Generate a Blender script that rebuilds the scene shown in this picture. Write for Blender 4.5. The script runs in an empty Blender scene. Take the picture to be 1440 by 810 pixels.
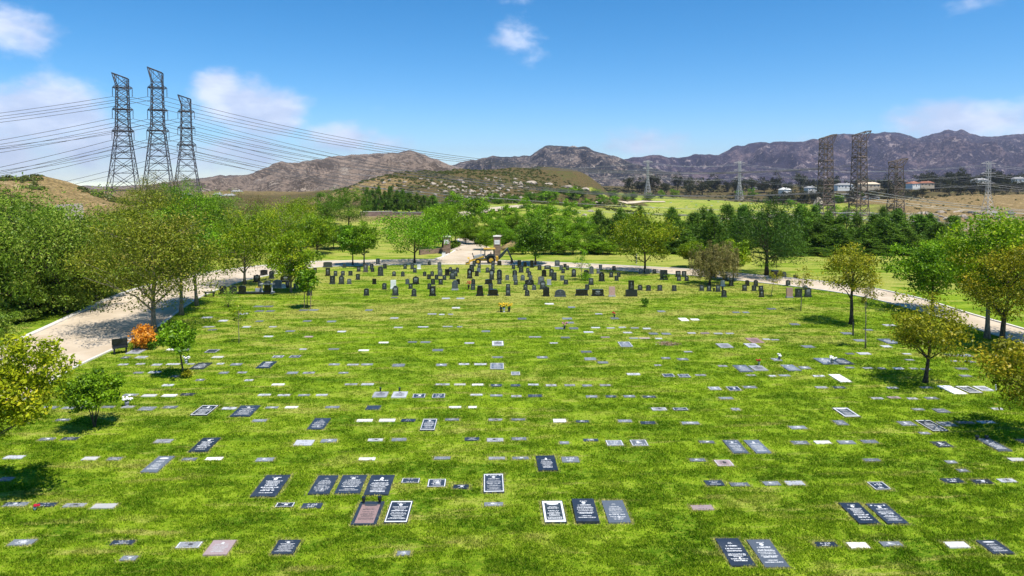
GRASS_N = 2500000; HAZE = 5.5e-5; EXPO = 0.45
import bpy, bmesh, math, random
import numpy as np
from mathutils import Vector, Matrix, Euler

random.seed(7)
scene = bpy.context.scene
COL = scene.collection
F = 960.0; PITCH = math.radians(1.6); CX, CY = 720.0, 250.0+F*math.tan(math.radians(1.6)); CAMH = 11.7; YAW = math.radians(1.65)

# ------------------------------------------------------------------ camera
cam_d = bpy.data.cameras.new('camera'); cam_d.sensor_width = 36.0; cam_d.lens = 24.0
cam_d.shift_y = (CY-405.0)/1440.0; cam_d.clip_start = 0.5; cam_d.clip_end = 30000
cam = bpy.data.objects.new('camera', cam_d); COL.objects.link(cam)
cam.location = (0, 0, CAMH); cam.rotation_euler = (math.pi/2-PITCH, 0, -YAW)
scene.camera = cam
RM = np.array(Euler((math.pi/2-PITCH, 0, -YAW)).to_matrix())
FWD = np.array([math.sin(YAW), math.cos(YAW)])

def ray(px, py):
    """direction of a pixel of the 1440x810 photograph, horizontal forward length 1"""
    d = RM @ np.array([(px-CX)/F, -(py-CY)/F, -1.0])
    return d/(d[0]*FWD[0]+d[1]*FWD[1])
def at_depth(px, py, D):
    d = ray(px, py); return np.array([d[0]*D, d[1]*D, CAMH+d[2]*D])
def on_flat(px, py, z=0.0):
    d = ray(px, py); t = (z-CAMH)/d[2]; return np.array([d[0]*t, d[1]*t, z])
def ppm(py):                                   # pixels per metre on the lawn
    D = np.dot(on_flat(720, py)[:2], FWD); return F/D

# ------------------------------------------------------------------ terrain
CPS = [  # px, py, depth
 # dry hill at far left
 (0,345,130),(0,300,170),(0,257,215),(60,252,225),(100,262,232),(140,277,238),(150,305,200),(100,332,150),
 (-120,252,225),(-250,262,200),(-200,330,130),(190,298,260),(230,300,240),
 # centre left
 (345,303,200),(420,306,190),(500,311,180),(530,304,215),(400,298,250),(460,291,300),(330,294,330),
 (650,335,133),(600,330,140),(640,304,215),(743,289,320),(700,300,230),(560,300,232),
 # brown hill
 (500,272,400),(520,258,430),(560,246,450),(600,243,470),(650,244,480),(700,248,490),(760,257,510),(850,266,560),
 (560,288,340),(650,288,350),(720,283,390),(480,285,380),
 # right lawn
 (860,286,560),(950,284,620),(1050,290,560),(1140,293,560),(1140,306,450),(900,310,300),(1000,301,420),
 (860,335,150),(1000,345,135),(800,290,340),(830,302,260),(1100,305,430),
 # ridge with houses
 (900,269,850),(1040,268,850),(1100,275,800),(1200,263,900),(1300,256,950),(1440,246,950),(1350,262,850),(1160,288,700),(1560,246,950),
 # tan slope
 (1280,279,560),(1440,276,560),(1360,276,565),(1290,313,440),(1360,320,430),(1440,320,430),(1600,280,560),(1600,322,430),
]
CPX = [ # px, depth, z
 (174,320,-5),(224,330,-3),(262,370,-3),(60,340,-4),(-100,340,-4),(350,420,0),(600,700,0),(450,600,-2),(800,750,-4),
 (1161,365,-25),(1208,365,-27),(1260,372,-27),(1208,250,-14),(1300,300,-20),(1400,300,-20),(1440,200,-6),(1300,150,-2),(1100,300,-15),(1550,250,-8),
 (1050,200,-7),(950,180,-4),
 (300,450,-3),(400,450,-2.5),(440,420,-1.5),(468,470,1),(350,600,-3),(480,620,0),(420,360,-1),(330,380,-2),(100,1100,-5),(400,1100,-5),(700,1100,-4),(1000,1150,0),(1300,1150,8),(1500,1150,12),(-200,900,-5),(-300,500,-4),(1800,700,5),
 (100,110,0),(350,110,0),(500,120,0),(720,115,0),(900,110,-.2),(1200,115,-.6),(1500,110,-.6),(-100,100,0),
]
_pts = [at_depth(*c) for c in CPS]
for px, D, z in CPX:
    p = at_depth(px, 250, D); p[2] = z; _pts.append(p)
for gx in range(-60, 90, 25):
    for gy in range(0, 105, 25): _pts.append(np.array([gx, gy, 0.0]))
TP = np.array(_pts); SC = 100.0
def _U(r2): return np.where(r2 > 1e-12, 0.5*r2*np.log(np.maximum(r2, 1e-12)), 0.0)
n_ = len(TP); _X = TP[:, :2]/SC
_K = _U(((_X[:, None]-_X[None])**2).sum(-1)) + np.eye(n_)*0.002
_Pm = np.c_[np.ones(n_), _X]
_A = np.block([[_K, _Pm], [_Pm.T, np.zeros((3, 3))]])
_S = np.linalg.solve(_A, np.r_[TP[:, 2], 0, 0, 0])
def sstep(a, b, x):
    t = np.clip((x-a)/(b-a), 0, 1); return t*t*(3-2*t)
def H(x, y):
    x = np.asarray(x, float); y = np.asarray(y, float); sh = x.shape
    q = np.c_[np.clip(x.ravel(), -900, 1100), np.clip(y.ravel(), -50, 1300)]/SC
    out = np.zeros(len(q))
    for i in range(0, len(q), 20000):
        qq = q[i:i+20000]
        out[i:i+20000] = _U(((qq[:, None]-_X[None])**2).sum(-1)) @ _S[:n_] + _S[n_] + qq @ _S[n_+1:]
    out = out.reshape(sh)
    r = np.hypot(x, y)
    far = sstep(1000, 1350, r); out = out*(1-far) + (-5.0-0.023*np.maximum(r-1000, 0))*far
    out = np.where(r < 1000, np.clip(out, -32, 30), out)
    fl = (1-sstep(100, 116, y))*sstep(-78, -62, x)*(1-sstep(82, 98, x))
    return out*(1-fl)
def hz(x, y): return float(H(np.array([x]), np.array([y]))[0])
def on_ground(px, py, dmin=20, dmax=1300):
    d = ray(px, py); t = np.geomspace(dmin, dmax, 500)
    g = CAMH+d[2]*t - H(d[0]*t, d[1]*t)
    k = np.argmax(g < 0)
    if g[k] >= 0: return at_depth(px, py, dmax)
    a, b = t[max(k-1, 0)], t[k]
    for _ in range(12):
        m = (a+b)/2
        if CAMH+d[2]*m - hz(d[0]*m, d[1]*m) < 0: b = m
        else: a = m
    return np.array([d[0]*b, d[1]*b, hz(d[0]*b, d[1]*b)])
def at_px_depth(px, D):
    p = at_depth(px, 250, D); p[2] = hz(p[0], p[1]); return p
def depth_of(p): return p[0]*FWD[0]+p[1]*FWD[1]
def z_at(px, py, D): return at_depth(px, py, D)[2]

# value noise for relief, vectorised
_rng = np.random.default_rng(3)
_T = _rng.random((256, 256))
def vnoise(x, y):
    xi = np.floor(x).astype(int); yi = np.floor(y).astype(int); fx = x-xi; fy = y-yi
    fx = fx*fx*(3-2*fx); fy = fy*fy*(3-2*fy)
    a = _T[xi % 256, yi % 256]; b = _T[(xi+1) % 256, yi % 256]; c = _T[xi % 256, (yi+1) % 256]; d = _T[(xi+1) % 256, (yi+1) % 256]
    return (a*(1-fx)+b*fx)*(1-fy)+(c*(1-fx)+d*fx)*fy
def fbm(x, y, o=5, g=0.5):
    s = 0; a = 1; t = 0
    for k in range(o):
        s = s+a*vnoise(x*2**k+17.3*k, y*2**k+5.7*k); t += a; a *= g
    return s/t
def ridged(x, y, o=5, g=0.5):
    s = 0; a = 1; t = 0
    for k in range(o):
        s = s+a*(1-abs(2*vnoise(x*2**k+9.1*k, y*2**k+3.3*k)-1)); t += a; a *= g
    return s/t

# ------------------------------------------------------------------ object helpers
def tag(o, label=None, cat=None, group=None, kind=None):
    if label: o['label'] = label
    if cat: o['category'] = cat
    if group: o['group'] = group
    if kind: o['kind'] = kind
    return o
def empty(name, loc, rz=0.0, label=None, cat=None, group=None, scale=None):
    o = bpy.data.objects.new(name, None); o.empty_display_size = 0.2; COL.objects.link(o)
    o.location = [float(v) for v in loc]; o.rotation_euler = (0, 0, rz)
    if scale is not None: o.scale = scale
    return tag(o, label, cat, group)
def link(name, me, parent=None, loc=None, rz=None, scale=None):
    o = bpy.data.objects.new(name, me); COL.objects.link(o)
    if parent is not None: o.parent = parent
    if loc is not None: o.location = [float(v) for v in loc]
    if rz is not None: o.rotation_euler = (0, 0, rz)
    if scale is not None: o.scale = scale
    return o
class MB:
    def __init__(s): s.v = []; s.f = []; s.m = []; s.cur = 0
    def add(s, vs, fs):
        b = len(s.v); s.v.extend([tuple(map(float, p)) for p in vs])
        s.f.extend([tuple(i+b for i in f) for f in fs]); s.m.extend([s.cur]*len(fs)); return s
    def box(s, c, d, rz=0.0, taper=1.0):
        hx, hy, hzz = d[0]/2, d[1]/2, d[2]/2; cs, sn = math.cos(rz), math.sin(rz); vs = []
        for z, k in ((-hzz, 1.0), (hzz, taper)):
            for x, y in ((-hx, -hy), (hx, -hy), (hx, hy), (-hx, hy)):
                x *= k; y *= k; vs.append((c[0]+x*cs-y*sn, c[1]+x*sn+y*cs, c[2]+z))
        return s.add(vs, [(3, 2, 1, 0), (4, 5, 6, 7), (0, 1, 5, 4), (1, 2, 6, 5), (2, 3, 7, 6), (3, 0, 4, 7)])
    def tube(s, pts, rad, n=6, cap=True):
        pts = [Vector(p) for p in pts]
        if not hasattr(rad, '__len__'): rad = [rad]*len(pts)
        vs = []; up = Vector((0.31, 0.17, 0.93))
        for i, p in enumerate(pts):
            t = (pts[min(i+1, len(pts)-1)]-pts[max(i-1, 0)])
            if t.length < 1e-9: t = Vector((0, 0, 1))
            t.normalize(); a = t.cross(up)
            if a.length < 1e-3: a = t.cross(Vector((1, 0, 0)))
            a.normalize(); b = t.cross(a)
            for k in range(n):
                an = 2*math.pi*k/n; vs.append(p+(a*math.cos(an)+b*math.sin(an))*rad[i])
        fs = []
        for i in range(len(pts)-1):
            for k in range(n):
                k2 = (k+1) % n; fs.append((i*n+k, i*n+k2, (i+1)*n+k2, (i+1)*n+k))
        if cap:
            fs.append(tuple(range(n-1, -1, -1))); fs.append(tuple(range((len(pts)-1)*n, len(pts)*n)))
        return s.add(vs, fs)
    def bar(s, a, b, r): return s.tube([a, b], r, 4, False)
    def prism(s, prof, y0, y1):
        """profile of (x, z) points extruded along y"""
        n = len(prof); vs = [(x, y0, z) for x, z in prof]+[(x, y1, z) for x, z in prof]
        fs = [tuple(range(n)), tuple(range(2*n-1, n-1, -1))]
        for i in range(n):
            j = (i+1) % n; fs.append((j, i, n+i, n+j))
        return s.add(vs, fs)
    def lathe(s, prof, n=12, c=(0, 0, 0)):
        vs = []; fs = []
        for r, z in prof:
            for k in range(n):
                a = 2*math.pi*k/n; vs.append((c[0]+r*math.cos(a), c[1]+r*math.sin(a), c[2]+z))
        for i in range(len(prof)-1):
            for k in range(n):
                k2 = (k+1) % n; fs.append((i*n+k, i*n+k2, (i+1)*n+k2, (i+1)*n+k))
        fs.append(tuple(range(n-1, -1, -1))); fs.append(tuple(range((len(prof)-1)*n, len(prof)*n)))
        return s.add(vs, fs)
    def mesh(s, name, mats, smooth=False):
        me = bpy.data.meshes.new(name); me.from_pydata(s.v, [], s.f)
        for m in (mats if isinstance(mats, (list, tuple)) else [mats]): me.materials.append(m)
        me.polygons.foreach_set('material_index', s.m)
        if smooth: me.polygons.foreach_set('use_smooth', [True]*len(s.f))
        me.update(); return me
    def build(s, name, mats, parent=None, smooth=False, **k):
        return link(name, s.mesh(name, mats, smooth), parent, **k)
def np_mesh(name, verts, faces, mat, attrs=None, smooth=False):
    """verts (n,3); faces (m,k) of one size"""
    me = bpy.data.meshes.new(name); nv = len(verts); nf, k = faces.shape
    me.vertices.add(nv); me.vertices.foreach_set('co', np.ascontiguousarray(verts, np.float32).ravel())
    me.loops.add(nf*k); me.loops.foreach_set('vertex_index', np.ascontiguousarray(faces, np.int32).ravel())
    me.polygons.add(nf); me.polygons.foreach_set('loop_start', np.arange(0, nf*k, k, dtype=np.int32))
    try: me.polygons.foreach_set('loop_total', np.full(nf, k, np.int32))
    except Exception: pass
    if smooth: me.polygons.foreach_set('use_smooth', np.ones(nf, bool))
    for an, av in (attrs or {}).items():
        if av.ndim == 1:
            a = me.attributes.new(an, 'FLOAT', 'POINT'); a.data.foreach_set('value', av.astype(np.float32))
        else:
            a = me.attributes.new(an, 'FLOAT_COLOR', 'POINT'); a.data.foreach_set('color', np.c_[av, np.ones(nv)].astype(np.float32).ravel())
    me.materials.append(mat); me.update(calc_edges=True); return me
ORD = ['zeroth','first','second','third','fourth','fifth','sixth','seventh','eighth','ninth','tenth','eleventh','twelfth','thirteenth','fourteenth','fifteenth','sixteenth','seventeenth','eighteenth','nineteenth','twentieth']
TENS = {2: 'twenty', 3: 'thirty', 4: 'forty', 5: 'fifty', 6: 'sixty', 7: 'seventy', 8: 'eighty', 9: 'ninety'}
TENTH = {2: 'twentieth', 3: 'thirtieth', 4: 'fortieth', 5: 'fiftieth', 6: 'sixtieth', 7: 'seventieth', 8: 'eightieth', 9: 'ninetieth'}
def ordw(n):
    if n <= 20: return ORD[n]
    t, u = divmod(n, 10); return TENTH[t] if u == 0 else TENS[t]+'-'+ORD[u]

# ------------------------------------------------------------------ materials
class NT:
    def __init__(s, m): s.t = m.node_tree; s.n = s.t.nodes; s.l = s.t.links
    def node(s, typ, **k):
        nd = s.n.new(typ)
        for a, v in k.items():
            if a == 'inp':
                for i, vv in v.items():
                    if isinstance(vv, bpy.types.NodeSocket): s.l.new(vv, nd.inputs[i])
                    else: nd.inputs[i].default_value = vv
            else: setattr(nd, a, v)
        return nd
    def math(s, op, a, b=0.0, c=None, clamp=False):
        i = {0: a, 1: b}
        if c is not None: i[2] = c
        nd = s.node('ShaderNodeMath', operation=op, use_clamp=clamp, inp=i); return nd.outputs[0]
    def noise(s, vec, scale, detail=4.0, rough=0.55, dist=0.0):
        nd = s.node('ShaderNodeTexNoise', inp={'Scale': scale, 'Detail': detail, 'Roughness': rough, 'Distortion': dist})
        if vec is not None: s.l.new(vec, nd.inputs['Vector'])
        return nd.outputs[0]
    def mapr(s, v, a, b, c=0.0, d=1.0, smooth=True):
        nd = s.node('ShaderNodeMapRange', interpolation_type='SMOOTHSTEP' if smooth else 'LINEAR', inp={0: v, 1: a, 2: b, 3: c, 4: d}); return nd.outputs[0]
    def mix(s, f, a, b):
        nd = s.node('ShaderNodeMix', data_type='RGBA', inp={0: f})
        for i, v in ((6, a), (7, b)):
            if isinstance(v, bpy.types.NodeSocket): s.l.new(v, nd.inputs[i])
            else: nd.inputs[i].default_value = (*v, 1) if len(v) == 3 else v
        return nd.outputs[2]
    def scale(s, vec, sc):
        nd = s.node('ShaderNodeMapping', inp={'Scale': sc}); s.l.new(vec, nd.inputs['Vector']); return nd.outputs[0]
    def bump(s, h, strength=0.5, dist=0.05):
        nd = s.node('ShaderNodeBump', inp={'Strength': strength, 'Distance': dist, 'Height': h}); return nd.outputs[0]
def new_mat(name):
    m = bpy.data.materials.new(name); m.use_nodes = True; m.node_tree.nodes.clear()
    t = NT(m); t.out = t.node('ShaderNodeOutputMaterial'); return m, t
def surf(t, col, rough=0.7, spec=0.3, metal=0.0, normal=None):
    b = t.node('ShaderNodeBsdfPrincipled', inp={'Roughness': rough, 'Metallic': metal})
    b.inputs['Specular IOR Level'].default_value = spec
    if isinstance(col, bpy.types.NodeSocket): t.l.new(col, b.inputs['Base Color'])
    else: b.inputs['Base Color'].default_value = (*col, 1)
    if normal is not None: t.l.new(normal, b.inputs['Normal'])
    t.l.new(b.outputs[0], t.out.inputs[0]); return b
def simple(name, col, rough=0.7, spec=0.3, metal=0.0, var=0.25, scale=3.0):
    m, t = new_mat(name); co = t.node('ShaderNodeTexCoord').outputs['Object']
    oi = t.node('ShaderNodeObjectInfo').outputs['Random']
    v = t.math('ADD', co_n := t.noise(co, scale, 6.0, 0.65), t.math('MULTIPLY', oi, 0.35))
    f = t.mapr(v, 0.35, 1.0)
    surf(t, t.mix(f, [c*(1-var) for c in col], [min(1, c*(1+var)) for c in col]), rough, spec, metal)
    return m
def granite(name, col, rough=0.3, spec=0.5, speck=0.35):
    m, t = new_mat(name); co = t.node('ShaderNodeNewGeometry').outputs['Position']
    n1 = t.noise(co, 60.0, 3.0, 0.7); n2 = t.noise(co, 2.2, 4.0, 0.6)
    oi = t.node('ShaderNodeObjectInfo').outputs['Random']
    a = t.mix(t.mapr(n1, 0.35, 0.7), [c*(1-speck) for c in col], [min(1, c*(1+speck)) for c in col])
    b = t.mix(t.mapr(n2, 0.45, 0.75, 0, 0.45), a, [min(1, 0.6*c+0.06) for c in col])
    k = t.node('ShaderNodeHueSaturation', inp={'Value': t.math('ADD', t.math('MULTIPLY', oi, 0.7), 0.65), 'Color': b}).outputs[0]
    surf(t, k, rough, spec); return m
def grass_color(t, pos):
    """patchy, streaked lawn colour from the world position (blades and turf share it)"""
    st = t.scale(pos, (0.45, 1.3, 1.0))
    big = t.noise(st, 0.09, 5.0, 0.6, 0.4)
    mid = t.noise(st, 0.55, 6.0, 0.65, 0.6)
    fine = t.noise(t.scale(pos, (0.75, 1.2, 1)), 5.5, 6.0, 0.75)
    sepy = t.node('ShaderNodeSeparateXYZ', inp={0: pos}).outputs[1]
    far = t.mapr(sepy, 24.0, 85.0, -0.04, 0.06)
    dry = t.math('ADD', t.math('ADD', t.math('MULTIPLY', big, 0.45), t.math('MULTIPLY', mid, 0.55)), far)
    g = t.mix(t.mapr(mid, 0.36, 0.62), (0.075, 0.157, 0.005), (0.212, 0.315, 0.013))
    g = t.mix(t.mapr(fine, 0.45, 0.72, 0, 0.72), g, (0.385, 0.43, 0.045))
    g = t.mix(t.mapr(fine, 0.48, 0.25, 0, 0.45), g, (0.036, 0.098, 0.006))
    y = t.mix(t.mapr(fine, 0.35, 0.7), (0.25, 0.26, 0.04), (0.44, 0.40, 0.12))
    strk = t.noise(t.scale(pos, (0.22, 1.5, 1)), 0.9, 5.0, 0.7, 0.3)
    g = t.mix(t.mapr(strk, 0.55, 0.67, 0, 0.75), g, y)
    g = t.mix(t.mapr(strk, 0.45, 0.32, 0, 0.4), g, (0.046, 0.122, 0.006))
    g = t.mix(t.mapr(dry, 0.485, 0.605, 0, 0.85), g, y)
    return g, fine, mid
def leaf_mat(name, dark, light, odd=None, trans=0.27):
    m, t = new_mat(name)
    a = t.node('ShaderNodeAttribute', attribute_name='tint').outputs['Fac']
    oi = t.node('ShaderNodeObjectInfo').outputs['Random']
    c = t.mix(t.mapr(a, 0.0, 1.0, smooth=False), dark, light)
    if odd: c = t.mix(t.mapr(a, 0.86, 0.97, 0, 0.8), c, odd)
    c = t.node('ShaderNodeHueSaturation', inp={'Hue': t.math('ADD', t.math('MULTIPLY', oi, 0.016), 0.490), 'Value': t.math('ADD', t.math('MULTIPLY', oi, 0.35), 0.82), 'Color': c}).outputs[0]
    d = t.node('ShaderNodeBsdfDiffuse', inp={'Color': c}); tr = t.node('ShaderNodeBsdfTranslucent', inp={'Color': c})
    gl = t.node('ShaderNodeBsdfGlossy', inp={'Roughness': 0.45, 'Color': (1, 1, 1, 1)})
    mx = t.node('ShaderNodeMixShader', inp={0: trans, 1: d.outputs[0], 2: tr.outputs[0]})
    mg = t.node('ShaderNodeMixShader', inp={0: 0.012, 1: mx.outputs[0], 2: gl.outputs[0]})
    t.l.new(mg.outputs[0], t.out.inputs[0]); return m
# ------------------------------------------------------------------ sky, sun
SUNV = Vector((0.30, -0.30, 1.0)).normalized()
SUN_EL = math.asin(SUNV.z); SUN_AZ = math.atan2(SUNV.x, SUNV.y)      # azimuth clockwise from +Y
sd = bpy.data.lights.new('sun', 'SUN'); sd.energy = 5.0; sd.angle = math.radians(0.53); sd.color = (1.0, 0.955, 0.88)
so = bpy.data.objects.new('sun', sd); COL.objects.link(so)
so.rotation_euler = (-SUNV).to_track_quat('-Z', 'Y').to_euler(); so.location = (60, -60, 200)
world = bpy.data.worlds.new('World'); scene.world = world; world.use_nodes = True
world.node_tree.nodes.clear(); t = NT(world)
sky = t.node('ShaderNodeTexSky', sky_type='NISHITA', sun_disc=False, sun_elevation=SUN_EL, sun_rotation=SUN_AZ, altitude=400.0, air_density=0.75, dust_density=0.0, ozone_density=4.0)
skc = t.node('ShaderNodeHueSaturation', inp={'Hue': 0.494, 'Saturation': 1.34, 'Value': 1.10, 'Color': sky.outputs[0]}).outputs[0]
gen = t.node('ShaderNodeTexCoord').outputs['Generated']
nrm = t.node('ShaderNodeVectorMath', operation='NORMALIZE', inp={0: gen}).outputs[0]
CLOUDS = [(15,40,70,48,.62),(-30,155,150,60,.95),(65,160,85,58,1.1),(115,200,80,50,.9),(-40,215,150,60,.9),(350,155,95,52,1.0),(308,130,48,36,.95),(395,160,62,52,1.0),(470,195,90,36,.9),(550,203,65,26,.7),(350,215,130,40,.8),(200,225,120,40,.65),
          (730,50,66,40,.62),(755,75,42,26,.45),(930,203,95,36,.72),(1330,170,130,36,.82),(1420,180,70,30,.6),(1130,200,70,26,.45),(1390,2,60,18,.55),(710,0,60,14,.45),(1700,150,200,60,.9),(-300,120,200,80,.9)]
acc = None
for (px, py, rx, ry, a) in CLOUDS:
    c = Vector(ray(px, py)).normalized()
    df = t.node('ShaderNodeVectorMath', operation='SUBTRACT', inp={0: nrm, 1: c}).outputs[0]
    df = t.node('ShaderNodeVectorMath', operation='MULTIPLY', inp={0: df, 1: (F/rx, F/rx, F/ry)}).outputs[0]
    ln = t.node('ShaderNodeVectorMath', operation='LENGTH', inp={0: df}).outputs['Value']
    v = t.mapr(ln, 1.35, 0.0, 0.0, a)
    acc = v if acc is None else t.math('SMOOTH_MAX', acc, v, 0.12)
st = t.scale(nrm, (1, 1, 1.7))
n1 = t.noise(st, 9.0, 9.0, 0.56, 0.35); n2 = t.noise(st, 26.0, 6.0, 0.6, 0.2)
dn = t.math('ADD', acc, t.math('ADD', t.math('MULTIPLY', t.math('SUBTRACT', n1, 0.5), 1.25), t.math('MULTIPLY', t.math('SUBTRACT', n2, 0.5), 0.6)))
mask = t.mapr(dn, 0.30, 0.92, 0.0, 0.88)
csh = t.mapr(t.noise(t.scale(nrm, (1, 1, 2.2)), 14.0, 6.0, 0.55), 0.35, 0.65)
cc = t.mix(csh, (4.6, 5.2, 6.8), (6.6, 7.0, 8.2))
bg = t.node('ShaderNodeBackground', inp={'Color': t.mix(mask, skc, cc), 'Strength': 0.115})
wo = t.node('ShaderNodeOutputWorld'); t.l.new(bg.outputs[0], wo.inputs[0])

# ------------------------------------------------------------------ zones of the ground
ZON = [ # px, depth, (lawn, tan grass, scrub)
 (0,60,(1,0,0)),(720,60,(1,0,0)),(1440,60,(1,0,0)),(300,90,(1,0,0)),(1100,90,(1,0,0)),(600,108,(1,0,0)),(900,115,(1,0,0)),(-100,50,(.9,0,.1)),(-100,80,(.6,.1,.3)),(60,80,(.75,0,.25)),(200,100,(.9,0,.1)),(1500,90,(1,0,0)),
 (0,130,(.1,.6,.3)),(0,170,(0,.75,.25)),(0,215,(0,.8,.2)),(100,230,(0,.8,.2)),(140,200,(0,.6,.4)),(-200,200,(0,.8,.2)),(190,250,(0,.5,.5)),(260,340,(0,.5,.5)),
 (345,200,(.3,.2,.5)),(420,180,(.7,.2,.1)),(500,185,(.45,.55,0)),(540,205,(.35,.65,0)),(560,160,(1,0,0)),(530,240,(.6,.3,.1)),(450,290,(.3,.3,.4)),
 (650,150,(1,0,0)),(700,230,(1,0,0)),(760,200,(1,0,0)),(800,330,(.8,.2,0)),(830,260,(.95,.05,0)),(880,200,(1,0,0)),
 (505,410,(0,.9,.1)),(530,430,(0,.7,.3)),(600,440,(0,.25,.75)),(650,440,(0,.25,.75)),(700,460,(0,.2,.8)),(600,480,(0,.1,.9)),(760,500,(.1,.15,.75)),(850,560,(0,.2,.8)),(640,380,(0,.2,.8)),(560,345,(.1,.2,.7)),(720,380,(.2,.2,.6)),
 (880,520,(.9,.1,0)),(830,540,(0,.2,.8)),(872,585,(.3,.2,.5)),(800,520,(0,.2,.8)),(900,560,(1,0,0)),(950,620,(1,0,0)),(1050,540,(1,0,0)),(1130,540,(1,0,0)),(1000,420,(1,0,0)),(1140,450,(.9,.1,0)),(950,720,(.3,.1,.6)),(1100,720,(.3,.1,.6)),
 (900,850,(.1,.1,.8)),(1040,850,(.1,.1,.8)),(1200,880,(.1,.2,.7)),(1300,900,(.1,.3,.6)),(1440,900,(.2,.1,.7)),(1160,640,(.3,.1,.6)),(1220,500,(.5,.3,.2)),(1240,420,(.6,.4,0)),
 (1290,560,(.1,.9,0)),(1360,560,(.05,.9,.05)),(1440,560,(.05,.9,.05)),(1300,470,(0,1,0)),(1360,450,(0,1,0)),(1440,450,(0,1,0)),(1330,700,(.2,.2,.6)),(1440,700,(.2,.2,.6)),
 (1208,300,(.4,.3,.3)),(1350,250,(.5,.3,.2)),(1208,180,(.8,.1,.1)),(1440,180,(.8,.1,.1)),
 (600,1100,(0,.3,.7)),(-900,1500,(0,.5,.5)),(-900,4000,(0,.5,.5)),(-300,2000,(0,.5,.5)),(200,1600,(0,.5,.5)),(200,4000,(0,.5,.5)),(720,1800,(0,.5,.5)),(720,5000,(0,.5,.5)),(1300,1800,(0,.5,.5)),(1300,5000,(0,.5,.5)),(2200,1500,(0,.5,.5)),(2200,5000,(0,.5,.5)),(80,420,(0,.6,.4)),(200,560,(0,.6,.4)),(400,440,(.25,.1,.65)),(330,400,(.2,.2,.6)),(330,480,(.1,.2,.7)),(330,700,(0,.5,.5)),(60,700,(0,.6,.4)),(100,900,(0,.4,.6)),(1000,1200,(0,.2,.8)),(1500,1200,(0,.2,.8)),
]
_Z = np.array([at_depth(px, 250, D)[:2] for px, D, _ in ZON]); _ZW = np.array([w for *_, w in ZON], float)
def zones(x, y):
    q = np.c_[x.ravel(), y.ravel()]; out = np.zeros((len(q), 3))
    q = q + 10*np.c_[fbm(q[:, 0]/25, q[:, 1]/25)-.5, fbm(q[:, 0]/25+40, q[:, 1]/25)-.5]*np.clip((q[:, 1:2]-100)/100, 0, 3)
    for i in range(0, len(q), 20000):
        d2 = ((q[i:i+20000, None]-_Z[None])**2).sum(-1)+4.0
        w = d2**-2.0; w /= w.sum(1, keepdims=True); out[i:i+20000] = w @ _ZW
    nl = (q[:, 1] < 112) & (q[:, 0] > -40) & (q[:, 0] < 100)
    out[nl] = (1, 0, 0); return out
def axis(segs):
    a = [segs[0][0]]
    for lo, hi, stp in segs: a += list(np.arange(lo+stp, hi+stp*0.01, stp))
    return np.array(a)
ax = axis([(-700,-260,11),(-260,-60,4),(-60,120,3),(120,420,5),(420,900,11)]); geo = np.geomspace(1000, 11000, 14)
ax = np.r_[-geo[::-1], ax, geo]
ay = np.r_[-600, -300, -120, axis([(-40,96,4),(96,320,2.5),(320,640,4),(640,1100,12)]), np.geomspace(1180, 11000, 24)]
GX, GY = np.meshgrid(ax, ay); GZ = H(GX, GY); ZW = zones(GX, GY)
rough_ = (ZW[:, 1]*.8+ZW[:, 2]).reshape(GX.shape)*sstep(112, 150, np.hypot(GX*.6, GY))
GZ = GZ + rough_*((fbm(GX/22, GY/22, 5)-.5)*4.5+(ridged(GX/60, GY/60, 4)-.6)*6)
ny, nx = GX.shape; ii = np.arange(ny*nx).reshape(ny, nx)
gf = np.c_[ii[:-1, :-1].ravel(), ii[:-1, 1:].ravel(), ii[1:, 1:].ravel(), ii[1:, :-1].ravel()]
mg_, t = new_mat('ground_cover'); pos = t.node('ShaderNodeNewGeometry').outputs['Position']
lawn, fine, mid = grass_color(t, pos)
za = t.node('ShaderNodeAttribute', attribute_name='zone').outputs['Color']; zs = t.node('ShaderNodeSeparateColor', inp={0: za})
n1 = t.noise(pos, 0.10, 7.0, 0.65, 0.5); n2 = t.noise(pos, 0.5, 6.0, 0.65); n3 = t.noise(t.scale(pos, (1, 1, .5)), 1.6, 5.0, 0.7)
tan = t.mix(t.mapr(n2, 0.35, 0.65), (0.185, 0.125, 0.05), (0.33, 0.23, 0.10))
tan = t.mix(t.mapr(n3, 0.47, 0.58, 0, 0.85), tan, (0.105, 0.085, 0.038))
tan = t.mix(t.mapr(n1, 0.55, 0.7, 0, 0.6), tan, (0.50, 0.38, 0.22))
scr = t.mix(t.mapr(n3, 0.40, 0.6), (0.15, 0.10, 0.045), (0.05, 0.052, 0.018))
scr = t.mix(t.mapr(n1, 0.5, 0.68, 0, 0.75), scr, (0.075, 0.09, 0.024))
def zfac(ch): return t.mapr(t.math('ADD', ch, t.math('MULTIPLY', t.math('SUBTRACT', n2, 0.5), 0.5)), 0.35, 0.65)
c = t.mix(zfac(zs.outputs[1]), scr, tan); c = t.mix(zfac(zs.outputs[0]), c, lawn)
hb = t.math('ADD', t.math('MULTIPLY', fine, 0.6), t.math('MULTIPLY', t.noise(pos, 14.0, 3.0, 0.6), 0.4))
surf(t, c, 0.95, 0.05, normal=t.bump(hb, 0.9, 0.12))
ground = link('ground', np_mesh('ground', np.c_[GX.ravel(), GY.ravel(), GZ.ravel()], gf, mg_, {'zone': ZW}, smooth=True)); tag(ground, kind='structure', label='rolling ground of lawn, dry grass and scrub')

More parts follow.
